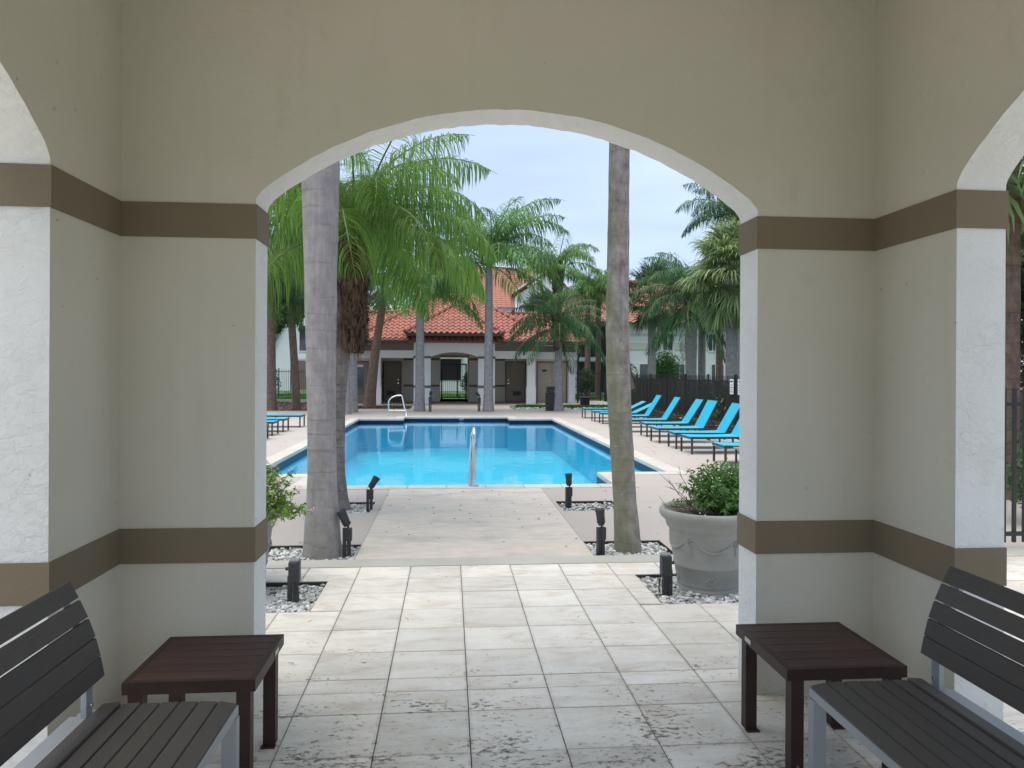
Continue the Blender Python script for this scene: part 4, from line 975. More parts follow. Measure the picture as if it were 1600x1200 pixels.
def fans(key, mt, pet, r_, drp=.5):
    if key in FM: return FM[key]
    out = []
    for bi, el in enumerate((75, 50, 25, 0, -30, -60)):
        for sd_ in range(2): out.append((bi, fan_mesh('fan_leaf', pet, r_, 30, bi * 7 + sd_, R(el), drp, mt)))
    FM[key] = out; return out
TM = {}
def add_boots(root, base, top, r0_, r1_, n, size=.16, lean=(0, 0)):
    rg = random.Random(int(base[0] * 100)); mb = MB(); base, top = Vector(base), Vector(top)
    for k in range(n):
        s = k / n; c = base.lerp(top, s); a = k * 2.39996 + rg.uniform(-.7, .7); o = Vector((math.cos(a), math.sin(a), 0)); r_ = rg.uniform(.96, 1.1) * r0_ + (r1_ - r0_) * s
        sdv = Vector((-math.sin(a), math.cos(a), 0)); hh = size * rg.uniform(.5, 1.7); w_ = size * .30 * rg.uniform(.4, 1.4)
        p = c + o * r_ * .9; tip = p + Vector((0, 0, hh)) + o * rg.uniform(.02, .09) * size / .16; mid = p + Vector((0, 0, hh * .5)) + o * rg.uniform(.01, .04)
        mb.add([p - sdv * w_, p + sdv * w_, mid + sdv * w_ * .7, mid - sdv * w_ * .7, tip + sdv * w_ * .35, tip - sdv * w_ * .35, mid - o * .02], [[0, 1, 2, 3], [3, 2, 4, 5], [5, 4, 6]])
        for _h in range(3):   # hanging fibres
            q = tip if _h == 0 else mid + sdv * rg.uniform(-.05, .05) * size / .16; e = q + Vector((rg.uniform(-.06, .06), rg.uniform(-.06, .06), -rg.uniform(.08, .3) * size / .16)) + o * rg.uniform(.01, .05)
            mb.add([q - sdv * .007, q + sdv * .007, e], [[0, 1, 2]])
    return tag(part('leaf_boots', mb, m_boot, root), kind='stuff')
def palm(label, path, rad, tmat, crown_kind, key, mt, n, size, group='palms around the pool', L=3.0, near=False, elmax=1.0, elmin=0.0, thin=1.0, boots=None, seed=1, az0=0.0, name='palm_tree', fs=None, pet=.9, rr=.9, cdrp=.5):
    base = path[0]; rg = random.Random(seed)
    t = thing(name, base, label, 'palm', group)
    # smooth resample of the trunk path
    P = []; Rr = []
    for i in range(len(path) - 1):
        a, b = Vector(path[i]), Vector(path[i+1]); m_ = max(2, int((b - a).length / (.09 if near else .35)))
        for k in range(m_):
            s = k / m_; P.append(a.lerp(b, s)); Rr.append((rad[i] + (rad[i+1] - rad[i]) * s) * (1 + rg.uniform(-.014, .014)))
    P.append(Vector(path[-1])); Rr.append(rad[-1])
    # soften kinks
    for _ in range(6 if near else 2):
        P = [P[0]] + [(P[i-1] + P[i] * 2 + P[i+1]) / 4 for i in range(1, len(P)-1)] + [P[-1]]
        Rr = [Rr[0]] + [(Rr[i-1] + Rr[i] * 2 + Rr[i+1]) / 4 for i in range(1, len(Rr)-1)] + [Rr[-1]]
    if near: Rr = [r_ * (1 + .012 * math.sin(i * 2.1) + .010 * math.sin(i * .9 + seed)) for i, r_ in enumerate(Rr)]
    part('trunk', MB().tube(P, Rr, 28 if near else 12, jit=.012 if near else .03), tmat, t)
    if boots: add_boots(t, Vector(path[-1]) + Vector((0, 0, -boots[0])), path[-1], boots[1], boots[2], boots[3], boots[4])
    top = Vector(path[-1]); bks = buckets(key, mt, near, L, thin) if crown_kind == 'feather' else fans(key, mt, pet, rr, cdrp)
    if crown_kind == 'feather':
        part('crown_heart', MB().tube([top - Vector((0, 0, .12)), top + Vector((0, 0, .25)), top + Vector((0, 0, .6 * size))], [rad[-1] * 1.05, rad[-1] * .8, .03], 10), m_stalk, t)
    for k in range(n):
        f = (k + .5) / n; el = elmax - (elmax - elmin) * f         # 1 young upright, 0 old hanging
        bi = min(5, max(0, int((1 - el) * 6 + rg.uniform(-.4, .4))))
        cand = [m_ for b_, m_ in bks if b_ == bi]; az = az0 + k * 2.39996 + rg.uniform(-.25, .25)
        sc = size * rg.uniform(.85, 1.08)
        off = top - Vector(base) + Vector((math.cos(az) * .06, math.sin(az) * .06, .28 * el * size + rg.uniform(-.05, .08)))
        link('frond' if crown_kind == 'feather' else 'fan_leaf', rg.choice(cand), t, off, (rg.uniform(-.25, .25), rg.uniform(-.12, .12), az), sc)
    return t
# three near trunks
palm('tall palm with smooth thick grey trunk just outside the arch on the left',
     [(-1.11, 6.60, -.08), (-1.11, 6.60, .12), (-1.115, 6.60, .40), (-1.12, 6.60, .95), (-1.13, 6.6, 1.5), (-1.135, 6.60, 2.06), (-1.14, 6.6, 2.63), (-1.145, 6.6, 3.37), (-1.15, 6.6, 5), (-1.15, 6.6, 8.6)],
     [.178, .162, .134, .122, .124, .136, .145, .166, .165, .11], m_trA, 'feather', 'B', m_lfB, 18, 1.25, near=True, L=2.6, elmin=.3, seed=11, group='palms beside the path')
palm('slim palm with mossy mottled trunk leaning slightly, right of the path',
     [(1.63, 6.62, -.08), (1.63, 6.62, .1), (1.60, 6.62, .4), (1.57, 6.62, .9), (1.535, 6.62, 1.45), (1.52, 6.62, 2.0), (1.525, 6.62, 2.6), (1.53, 6.62, 3.5), (1.55, 6.6, 5.2), (1.6, 6.6, 8.2)],
     [.128, .118, .105, .104, .110, .104, .100, .094, .09, .085], m_trC, 'feather', 'B', m_lfB, 16, 1.2, near=True, L=2.6, elmin=.35, seed=12, group='palms beside the path')
palm('shaggy booted palm with bright drooping fronds behind the thick grey trunk',
     [(-1.33, 8.75, -.08), (-1.36, 8.75, .1), (-1.37, 8.75, .5), (-1.36, 8.75, 1.2), (-1.31, 8.75, 1.9), (-1.24, 8.75, 2.5), (-1.16, 8.75, 3.0)],
     [.19, .165, .145, .14, .15, .17, .15], m_trB, 'feather', 'B', m_lfB, 34, .86, near=True, L=2.6, elmin=.36, elmax=.95, boots=(1.2, .155, .19, 420, .15), seed=5, az0=.4, group='palms beside the path')
# palms at the far end of the pool and beyond
def far(label, x, y, zt, tm, kind, key, mt, n, size, r0_=.2, r1_=.15, lean=0., **k):
    return palm(label, [(x, y, -.02), (x, y, .25), (x + lean * .3, y, zt * .4), (x + lean, y, zt)], [r0_ * 1.25, r0_, (r0_ + r1_) / 2, r1_], tm, kind, key, mt, n, size, **k)
far('slim grey palm at the far pool edge, left of the arched passage', -1.20, 29.75, 4.6, m_trF, 'feather', 'D', m_lfD, 22, 1.12, elmin=.3, seed=21)
far('slim grey palm at the far pool edge, right of the arched passage', 1.55, 29.6, 5.7, m_trF, 'feather', 'D', m_lfD, 28, 1.38, elmin=.3, seed=22, r1_=.14)
far('short palm with pale leaf boots standing beside the black litter bin', 4.46, 30.1, 3.3, m_trF, 'feather', 'K', m_lfK, 26, .85, elmin=.12, seed=23, r0_=.19, boots=(.85, .17, .26, 60, .4))
far('tall palm rising behind the right half of the pool house roof', 6.8, 46.5, 8.0, m_trBr, 'feather', 'D', m_lfD, 17, 1.25, seed=24, r1_=.28, elmin=.3, boots=(1.5, .25, .42, 70, .5))
far('brown trunked palm behind the open fence, left of two beside the pool house', 8.3, 44, 6.2, m_trBr, 'feather', 'D', m_lfD, 20, 1.05, elmin=.25, seed=25, group='brown palms beside the pool house')
far('brown trunked palm behind the open fence, right of two beside the pool house', 9.15, 45, 6.0, m_trBr, 'feather', 'K', m_lfK, 20, 1.0, elmin=.25, seed=26, group='brown palms beside the pool house')
far('fan palm in front of the white apartment building, just right of the mossy trunk', 11.7, 42, 5.9, m_trF, 'fan', 'J', m_lfJ, 52, 1.3, seed=27, name='fan_palm', r0_=.26, r1_=.22, pet=1.0, rr=.85)
far('dark dense palm with stout grey trunk behind the second and third blue loungers', 10.7, 32, 4.7, m_trF, 'feather', 'K', m_lfK, 36, 1.05, seed=28, r0_=.24, r1_=.26, boots=(.9, .24, .33, 70, .4))
far('pale fan palm with huge bushy crown nearest the right pier', 10.2, 26, 5.0, m_trF, 'fan', 'L', m_lfL, 90, 1.15, seed=29, name='fan_palm', r0_=.22, r1_=.2, pet=.9, rr=1.05, cdrp=.75, elmin=-.1)
far('tall feather palm overtopping the pale fan palm at the right', 13.6, 34, 8.6, m_trF, 'feather', 'K', m_lfK, 20, 1.15, seed=30, elmin=.35)
far('slim brown palm behind the fence between the dark palm and pale fan palm', 13.5, 36, 5.6, m_trBr, 'feather', 'D', m_lfD, 24, .85, seed=31)
far('grey palm trunk partly hidden behind the dark dense palm', 11.75, 33.6, 5.2, m_trF, 'feather', 'K', m_lfK, 18, .8, seed=32)
far('nearer of two close grey palm trunks at the far left pool corner', -3.86, 27.6, 5.6, m_trF, 'feather', 'D', m_lfD, 18, .95, elmin=.35, seed=33)
far('farther of two close grey palm trunks at the far left pool corner', -3.76, 28.9, 5.9, m_trF, 'feather', 'D', m_lfD, 18, .95, elmin=.35, seed=34)
far('leaning brown palm growing from the mulch before the left wing of the pool house', -3.55, 33.2, 5.2, m_trBr, 'feather', 'D', m_lfD, 20, .85, elmin=.25, seed=35, lean=.62, r0_=.25)
far('brown palm at the far left of the arch, seen beside the left pier', -7.15, 30.2, 5.6, m_trBr, 'feather', 'D', m_lfD, 34, 1.05, seed=36, r0_=.22)
far('dark palm growing in the left mulch bed in front of the lawn fence', -6.35, 31.2, 5.0, m_trBr, 'feather', 'K', m_lfK, 26, .8, seed=37, r0_=.17, lean=-.3)
far('brown palm trunk outside the right side arch behind the near fence', 7.19, 9.0, 4.7, m_trBr, 'fan', 'L', m_lfL, 36, 1.0, seed=38, r0_=.17, r1_=.17, name='fan_palm', pet=.9, rr=1.05, cdrp=.75)
far('fan palm far behind the right side of the pool house roof', 6.2, 50, 4.8, m_trBr, 'fan', 'J', m_lfJ, 40, 1.3, seed=39, name='fan_palm', r0_=.26, r1_=.22)
far('low yellowish palm peeping over the pool house ridge, left of the tall terracotta roof', -1.6, 47, 5.9, m_trBr, 'feather', 'D', m_lfD, 22, .85, seed=40)
# broadleaf trees and shrubs
def leaf_cloud(mb, blobs, n, size, seed, mi=0, hollow=.55):
    rg = np.random.default_rng(seed); tot = sum(b[3] * b[4] * b[5] for b in blobs) ** 1.0
    for (cx, cy, cz, rx, ry, rz) in blobs:
        m_ = int(n * (rx * ry * rz) / tot); u = rg.normal(size=(m_, 3)); u /= np.linalg.norm(u, axis=1)[:, None]
        rr = rg.uniform(hollow ** 3, 1.05, m_) ** (1/3); p = u * rr[:, None] * (rx, ry, rz) + (cx, cy, cz)
        a = rg.normal(size=(m_, 3)) + u * .6; a /= np.linalg.norm(a, axis=1)[:, None]; b = np.cross(a, rg.normal(size=(m_, 3))); b /= np.linalg.norm(b, axis=1)[:, None]; c = np.cross(a, b)
        s = size * rg.uniform(.6, 1.3, m_)[:, None]; o = len(mb.v)
        V = np.stack([p - b * s, p + c * s * .38, p + b * s, p - c * s * .38], 1).reshape(-1, 3)
        mb.v += [tuple(x) for x in V.tolist()]
        for k in range(m_): mb.f.append([o + 4*k, o + 4*k + 1, o + 4*k + 2, o + 4*k + 3]); mb.mi.append(mi); mb.sm.append(False)
    return mb
def broad_tree(label, x, y, h, r_, seed, n=5000, mt=None, trunk=.16, name='broadleaf_tree', size=.16):
    rg = random.Random(seed); t = thing(name, (x, y, 0), label, 'tree', 'broadleaf trees behind the fences')
    tk = MB(); tk.tube([(x, y, -.05), (x + .1, y, h * .25), (x, y, h * .5)], [trunk * 1.3, trunk, trunk * .7], 10, jit=.05)
    blobs = []
    for k in range(9):
        a = k * 2.4; rr = r_ * rg.uniform(.35, .7); c = (x + math.cos(a) * rr, y + math.sin(a) * rr, h * rg.uniform(.5, .86)); q = r_ * rg.uniform(.34, .55)
        blobs.append((*c, q, q, q * .8)); tk.tube([(x, y, h * .38), ((x + c[0]) / 2, (y + c[1]) / 2, (h * .45 + c[2]) / 2), c], [trunk * .5, trunk * .3, .02], 6)
    part('trunk', tk, m_trBr, t); tag(part('crown', leaf_cloud(MB(), blobs, n, size, seed), mt or m_broad, t), kind='stuff')
    return t
broad_tree('dark leafy tree at far left between the brown palms', -9.2, 38, 6.8, 2.2, 51, 6000)
broad_tree('leafy tree behind the pool house, right of the tall terracotta roof', 9.6, 62, 8.4, 3.8, 52, 7000, size=.2)
broad_tree('leafy tree left behind the pool house under the palm fronds', -5.4, 50, 7.0, 2.8, 53, 6000)
broad_tree('dark leafy tree over the roof of the white apartment building', 20.5, 70, 10.5, 4.5, 54, 7000, size=.25)
broad_tree('leafy tree at the right beyond the fence behind the loungers', 19.5, 44, 7.5, 3.2, 55, 7000)
broad_tree('leafy tree outside the right side arch', 12.5, 14.5, 5.6, 2.4, 56, 6000)
broad_tree('leafy tree behind the lawn on the far left of the scene', -16, 48, 8, 3.5, 57, 7000)
def shrub(label, x, y, h, r_, seed, n=1500, mt=None, size=.07, grp='shrubs behind the fences'):
    t = thing('shrub', (x, y, 0), label, 'shrub', grp); rg = random.Random(seed)
    blobs = [(x + rg.uniform(-.5, .5) * r_, y + rg.uniform(-.5, .5) * r_, h * rg.uniform(.35, .7), r_ * .6, r_ * .6, h * .33) for _ in range(5)]
    st_ = MB()
    for b in blobs: st_.tube([(x, y, -.02), b[:3]], [.02, .008], 5)
    part('stem', st_, m_trBr, t); tag(part('foliage', leaf_cloud(MB(), blobs, n, size, seed, hollow=.3), mt or m_broad, t), kind='stuff')
shrub('tall layered green shrub against the white apartment building wall', 13.7, 46, 3.2, 1.3, 61, 3500, leafmat('layered_shrub', (.09, .19, .05)), .09)
shrub('rounded bush on the lawn behind the far left fence', -11.8, 48, 1.9, .9, 62, 2500)
shrub('bush behind the open fence beside the pool house, left one', 8.0, 42.6, 1.9, .7, 63, 2000)
shrub('bush behind the open fence beside the pool house, right one', 10.2, 43.4, 2.2, .9, 64, 2500)
shrub('bush on the lawn seen through the passage gate', 1.5, 52, 1.7, .8, 65, 2500)
shrub('low green bush behind the near fence at the right edge', 6.5, 7.3, 1.1, .6, 66, 3500, size=.05)
shrub('second green bush behind the near fence, farther right', 8.6, 8.6, 1.5, .9, 67, 3500, size=.05)
hedge = leaf_cloud(MB(), [(9 + k * 1.4, 22 + k * 1.7 , .55, 1.0, 1.0, .6) for k in range(3)] + [(9.6, 13 + k * 2.2, .6, .8, 1.2, .7) for k in range(12)], 14000, .07, 68)
hg = thing('hedge', (9.6, 24, 0), 'long dark hedge behind the screened fence on the right', 'hedge')
tag(part('foliage', hedge, m_broad, hg), kind='stuff')
tag(solo('far_treeline', leaf_cloud(MB(), [(-60 + k * 6.5 + random.uniform(-2, 2), 108 + random.uniform(-5, 5), 3.5 + random.uniform(-1, 1.0), 5, 4, 5) for k in range(24)], 26000, .5, 70), m_broad), kind='stuff')

# ================================================================== LOUNGERS
def lounger(label, back, grp):
    t = thing('sun_lounger', (0, 0, 0), label, 'sun lounger', grp); Wd, Ls, zt = .62, 1.95, .34
    f = MB()
    for s in (-1, 1): f.bar((0, s * Wd / 2, zt - .02), (Ls, s * Wd / 2, zt - .02), .03, .045)
    for x in (.015, Ls - .015): f.bar((x, -Wd / 2, zt - .02), (x, Wd / 2, zt - .02), .03, .04)
    for x in (.35, .7, 1.3, 1.6): f.bar((x, -Wd / 2, zt - .045), (x, Wd / 2, zt - .045), .025, .02)
    part('frame', f, m_lframe, t)
    for x in (.03, 1.45):
        for s in (-1, 1): part('leg', MB().bar((x, s * (Wd / 2 - .005), 0), (x, s * (Wd / 2 - .005), zt - .043), .035, .035, (1, 0, 0)), m_lframe, t)
    sl = MB(); N = 8
    prof = [(0.0, -.045), (.004, -.01), (.03, .008)] + [(.03 + 1.06 * i / N, .008 - .012 * math.sin(math.pi * i / N)) for i in range(1, N + 1)]
    vs = [(x, s * (Wd / 2 - .012), zt + z) for x, z in prof for s in (-1, 1)] + [(x, s * (Wd / 2 - .012), zt + z - .006) for x, z in prof for s in (-1, 1)]
    n2 = len(prof) * 2; fs = [[2*i, 2*i+1, 2*i+3, 2*i+2] for i in range(len(prof) - 1)] + [[n2 + 2*i + 2, n2 + 2*i + 3, n2 + 2*i + 1, n2 + 2*i] for i in range(len(prof) - 1)]
    for i in range(len(prof) - 1): fs += [[2*i, 2*i+2, n2 + 2*i + 2, n2 + 2*i], [2*i+3, 2*i+1, n2 + 2*i + 1, n2 + 2*i + 3]]
    part('sling_seat', sl.add(vs, fs), m_sling, t)
    ca, sa = math.cos(back), math.sin(back); bl = .69; p0 = Vector((1.09, 0, zt)); d = Vector((ca, 0, sa)); nn = Vector((-sa, 0, ca))
    bs_ = MB(); bs_.obox(p0 + d * bl / 2 + nn * .012, d * bl / 2, (0, Wd / 2 - .03, 0), nn * .006)
    part('sling_back', bs_, m_sling, t)
    bf = MB()
    for s in (-1, 1): bf.bar(p0 + Vector((0, s * (Wd / 2 - .02), 0)), p0 + d * (bl + .02) + Vector((0, s * (Wd / 2 - .02), 0)), .022, .028, nn)
    bf.bar(p0 + d * (bl + .005) + Vector((0, -Wd / 2 + .02, 0)), p0 + d * (bl + .005) + Vector((0, Wd / 2 - .02, 0)), .028, .022)
    if sa > .1:
        for s in (-1, 1): bf.bar(p0 + d * bl * .55 + Vector((0, s * .2, 0)), (min(1.85, p0.x + ca * bl * .55 + .35 * sa), s * .2, zt - .03), .018, .018)
    part('back_frame', bf, m_lframe, t)
    return t
def place(o, x, y, rz): o.location = (x, y, 0.0); o.rotation_euler = (0, 0, rz)
grpR = 'cyan sun loungers right of the pool'
RL = [(4.74, 12.69, 59, 'cyan sun lounger nearest the camera right of the pool, mostly behind the pier'),
      (4.70, 14.39, 61, 'second cyan lounger from the camera right of the pool, backrest hidden'),
      (4.71, 15.37, 60, 'cyan lounger whose raised backrest stands closest to the right pier'),
      (4.69, 16.61, 62, 'cyan lounger whose raised back is second left of the right pier'),
      (4.85, 18.20, 57, 'cyan lounger whose raised back is third left of the right pier'),
      (4.72, 19.60, 58, 'cyan lounger whose raised back is second to the right of the mossy trunk'),
      (4.70, 21.30, 58, 'cyan lounger with raised backrest closest to the mossy trunk'),
      (4.70, 22.75, 25, 'nearer of the two low reclined cyan loungers behind the mossy trunk'),
      (4.66, 23.80, 26, 'farther of the two low reclined cyan loungers behind the mossy trunk'),
      (4.65, 25.50, 3, 'farthest cyan lounger on the right, lying flat near the litter bin')]
protoR = {}
for i, (x, y, b, lab) in enumerate(RL):
    kx = b
    if kx not in protoR: o = protoR[kx] = lounger(lab, R(kx), grpR)
    else: o = copy_tree(protoR[kx])
    o['label'] = lab; place(o, x, y, R(random.uniform(-3, 3)))
grpL = 'cyan sun loungers left of the pool'
LLs = [(-4.17, 21.45, 58, 'farthest cyan lounger left of the pool with its backrest raised'), (-4.28, 19.85, 3, 'cyan lounger left of the pool, second farthest, lying flat'),
       (-4.30, 18.75, 3, 'cyan lounger left of the pool, third farthest, lying flat'), (-4.25, 17.50, 3, 'nearest cyan lounger left of the pool, lying flat beside the left pier')]
for x, y, b, lab in LLs:
    o = copy_tree(protoR[60 if b > 50 else 3]); o['label'] = lab; o['group'] = grpL; place(o, x, y, math.pi)
st = thing('side_table', (5.05, 11.75, 0), 'low grey side table beside the nearest cyan lounger on the right', 'table')
part('table_top', MB().box(4.74, 5.3, 11.45, 12.0, .33, .36, c=.004), m_greytop, st)
for a in (4.78, 5.26):
    for b in (11.49, 11.96): part('leg', MB().box(a - .015, a + .015, b - .015, b + .015, 0, .33), m_lframe, st)

# ================================================================== POOL RAILS, BIN
hr = thing('pool_handrail', (.33, 10.2, 0), 'stainless steel pool handrail at the near edge of the pool, seen end-on', 'handrail')
def arc_rail(yA, yB, x, h):
    pts = [(x, yA, .01), (x, yA, h - .25)]
    for k in range(1, 9): a = math.pi / 2 * k / 8; pts.append((x, yA + .22 * (1 - math.cos(a)), h - .25 + .25 * math.sin(a)))
    for k in range(1, 9): s = k / 8; pts.append((x, yA + .22 + (yB - yA - .22) * (1 - (1 - s) ** 1.2), h - (h + .3) * s ** 1.9 * .97))
    return pts
part('rail', MB().tube(arc_rail(10.22, 11.1, .34, .80), .024, 12), m_steel, hr)
part('rail', MB().tube([(p[0], p[1], p[2]) for p in arc_rail(10.27, 11.15, .275, .70)][:1] + [(.29, 10.27, .3), (.30, 10.29, .6), (.32, 10.4, .74)], .019, 10), m_steel, hr)
part('base_plate', MB().lathe([(0, .025), (.03, .025), (.06, .012), (.062, .012), (.062, .0122)], (.34, 10.22, 0), 16).tube([(.34, 10.22, .002), (.34, 10.22, .02)], .066, 18), m_steel, hr)
h2 = thing('pool_handrail', (-1.9, 26.3, 0), 'stainless steel figure handrail at the far left step of the pool', 'handrail')
q = [(-2.17, 26.5, 0), (-2.17, 26.5, .5)] + [(-2.17 + .26 * (1 - math.cos(math.pi * k / 8 * .8)), 26.5, .5 + .24 * math.sin(math.pi * k / 8 * .62)) for k in range(1, 9)]
q += [(-1.60, 26.4, .28), (-1.545, 26.38, .2), (-1.53, 26.3, .0), (-1.52, 25.95, -.3)]
part('rail', MB().tube(q, .026, 10), m_steel, h2); part('crossbar', MB().tube([(-2.17, 26.5, .2), (-1.55, 26.39, .2)], .024, 10), m_steel, h2)
bn_ = thing('litter_bin', (4.2, 30.2, 0), 'black litter bin with open hood beside the short palm', 'litter bin')
part('body', MB().box(3.96, 4.42, 30.0, 30.46, .02, .74, c=.03), m_black, bn_); part('hood', MB().box(4.0, 4.38, 30.02, 30.42, .93, 1.0, c=.02).box(4.0, 4.06, 30.02, 30.42, .742, .93).box(4.32, 4.38, 30.02, 30.42, .742, .93).box(4.06, 4.32, 30.3, 30.42, .742, .93), m_black, bn_)
part('opening', MB().box(4.06, 4.32, 30.27, 30.298, .745, .93), m_greytop, bn_)
dbox = thing('equipment_box', (6.15, 33.3, 0), 'small black box on the grass behind the far loungers', 'box')
part('body', MB().box(5.95, 6.35, 33.1, 33.4, .02, .42, c=.02), m_black, dbox); part('lid', MB().box(5.92, 6.38, 33.07, 33.43, .421, .47, c=.01), m_black, dbox)

# ================================================================== BOX ON TRUNK
tbx = thing('nest_box', (1.67, 6.75, 1.45), 'brown tapered wooden box fixed to the back of the mossy trunk', 'box')
v0 = [(1.57, 1.42), (1.70, 1.452), (1.645, 1.66), (1.59, 1.69)]
nb = MB(); nb.add([(x, 6.66, z) for x, z in v0] + [(x, 6.86, z) for x, z in v0], [[0, 1, 2, 3], [7, 6, 5, 4]] + [[i, 4 + i, 4 + (i + 1) % 4, (i + 1) % 4] for i in range(4)])
part('body', nb, mat('reddish_brown_board', (.21, .14, .125), .8, .12, 12, stretch=(20, 20, 2)), tbx)
part('roof_edge', MB().bar((1.706, 6.76, 1.452), (1.651, 6.76, 1.66), .20, .008, (1, 0, 0)), m_dark, tbx)

# ================================================================== SPOTLIGHTS
def stake_light(name, label, x, y, kind, h, tilt=0, azi=0, boxrot=0):
    t = thing(name, (0, 0, 0), label, 'garden light', 'black path lights along the walkway')
    w_ = .017
    st_ = MB(); st_.box(-w_ * 2, -.004, -w_, w_, -.1, h * .62); st_.box(.004, w_ * 2.1, -w_, w_, -.1, h * .52)
    part('stake', st_, m_lampblk, t)
    if kind == 'box':
        b = MB(); b.box(-.026, .05, -.035, .035, h * .50, h - .012, c=.008); part('housing', b, m_lampblk, t)
        part('cap', MB().box(-.02, .044, -.03, .03, h - .011, h, c=.003), m_greytop, t)
        part('knob', MB().tube([(-.05, 0, h * .78), (-.02, 0, h * .78)], .012, 8), m_lampblk, t)
        c = MB(); c.tube([(.035, -.03, -.05), (.05, -.045, .05), (.04, -.035, h * .5)], .005, 5); part('cable', c, m_lampblk, t)
    else:
        b = MB(); b.box(-.004, .045, -.025, .025, h * .36, h * .62, c=.004); part('housing', b, m_lampblk, t)
        part('neck', MB().tube([(.012, 0, h * .6), (.012, 0, h * .70), (.012 - .02 * math.copysign(1, tilt), 0, h * .74)], .009, 8), m_lampblk, t)
        hd = MB(); prof = [(0, 0), (.026, .002), (.033, .02), (.036, .07), (.043, .14), (.043, .145), (.038, .145), (.034, .115), (0, .112)]
        hd.lathe(prof, (0, 0, 0), 18)
        for k in range(4): hd.lathe([(.0345 + k * .0006, .025 + k * .012), (.039, .027 + k * .012), (.0345 + k * .0006, .031 + k * .012)], (0, 0, 0), 18)
        ca, sa = math.cos(tilt), math.sin(tilt); hd.v = [((x_ * ca + z_ * sa) + .008, y_, (-x_ * sa + z_ * ca) + h * .66) for x_, y_, z_ in hd.v]
        part('lamp_head', hd, m_lampblk, t)
        ln = MB(); ln.lathe([(0, .118), (.035, .118)], (0, 0, 0), 18); ln.v = [((x_ * ca + z_ * sa) + .008, y_, (-x_ * sa + z_ * ca) + h * .66) for x_, y_, z_ in ln.v]
        part('lens', ln, m_greytop, t)
    t.location = (x, y, -.03); t.rotation_euler = (0, 0, azi)
    return t
stake_light('path_light', 'black boxy path light in the left gravel bed nearest the arch', -1.09, 5.27, 'box', .31)
stake_light('path_light', 'black boxy path light in front of the grey planter on the right', 1.59, 5.26, 'box', .31, azi=math.pi)
stake_light('spotlight', 'black stake spotlight with head tilted left beside the thick grey trunk', -.89, 6.52, 'head', .42, tilt=-.42)
stake_light('spotlight', 'black stake spotlight with head tilted right in the far left gravel bed', -.92, 8.62, 'head', .42, tilt=.55)
stake_light('spotlight', 'black stake spotlight standing upright beside the mossy trunk', 1.335, 6.42, 'head', .42, tilt=-.12, azi=.3)
stake_light('spotlight', 'black stake spotlight in the mostly bare far right bed by the pool', 1.42, 8.72, 'head', .41, tilt=-.05, azi=.2)
stake_light('spotlight', 'small black spotlight at the foot of the far left grey palm', -.78, 29.4, 'head', .85, tilt=.1).scale = (1.6, 1.6, 1.2)
stake_light('spotlight', 'small black spotlight at the foot of the far right grey palm, left of its trunk', 1.17, 29.6, 'head', .8, tilt=-.5).scale = (1.6, 1.6, 1.2)

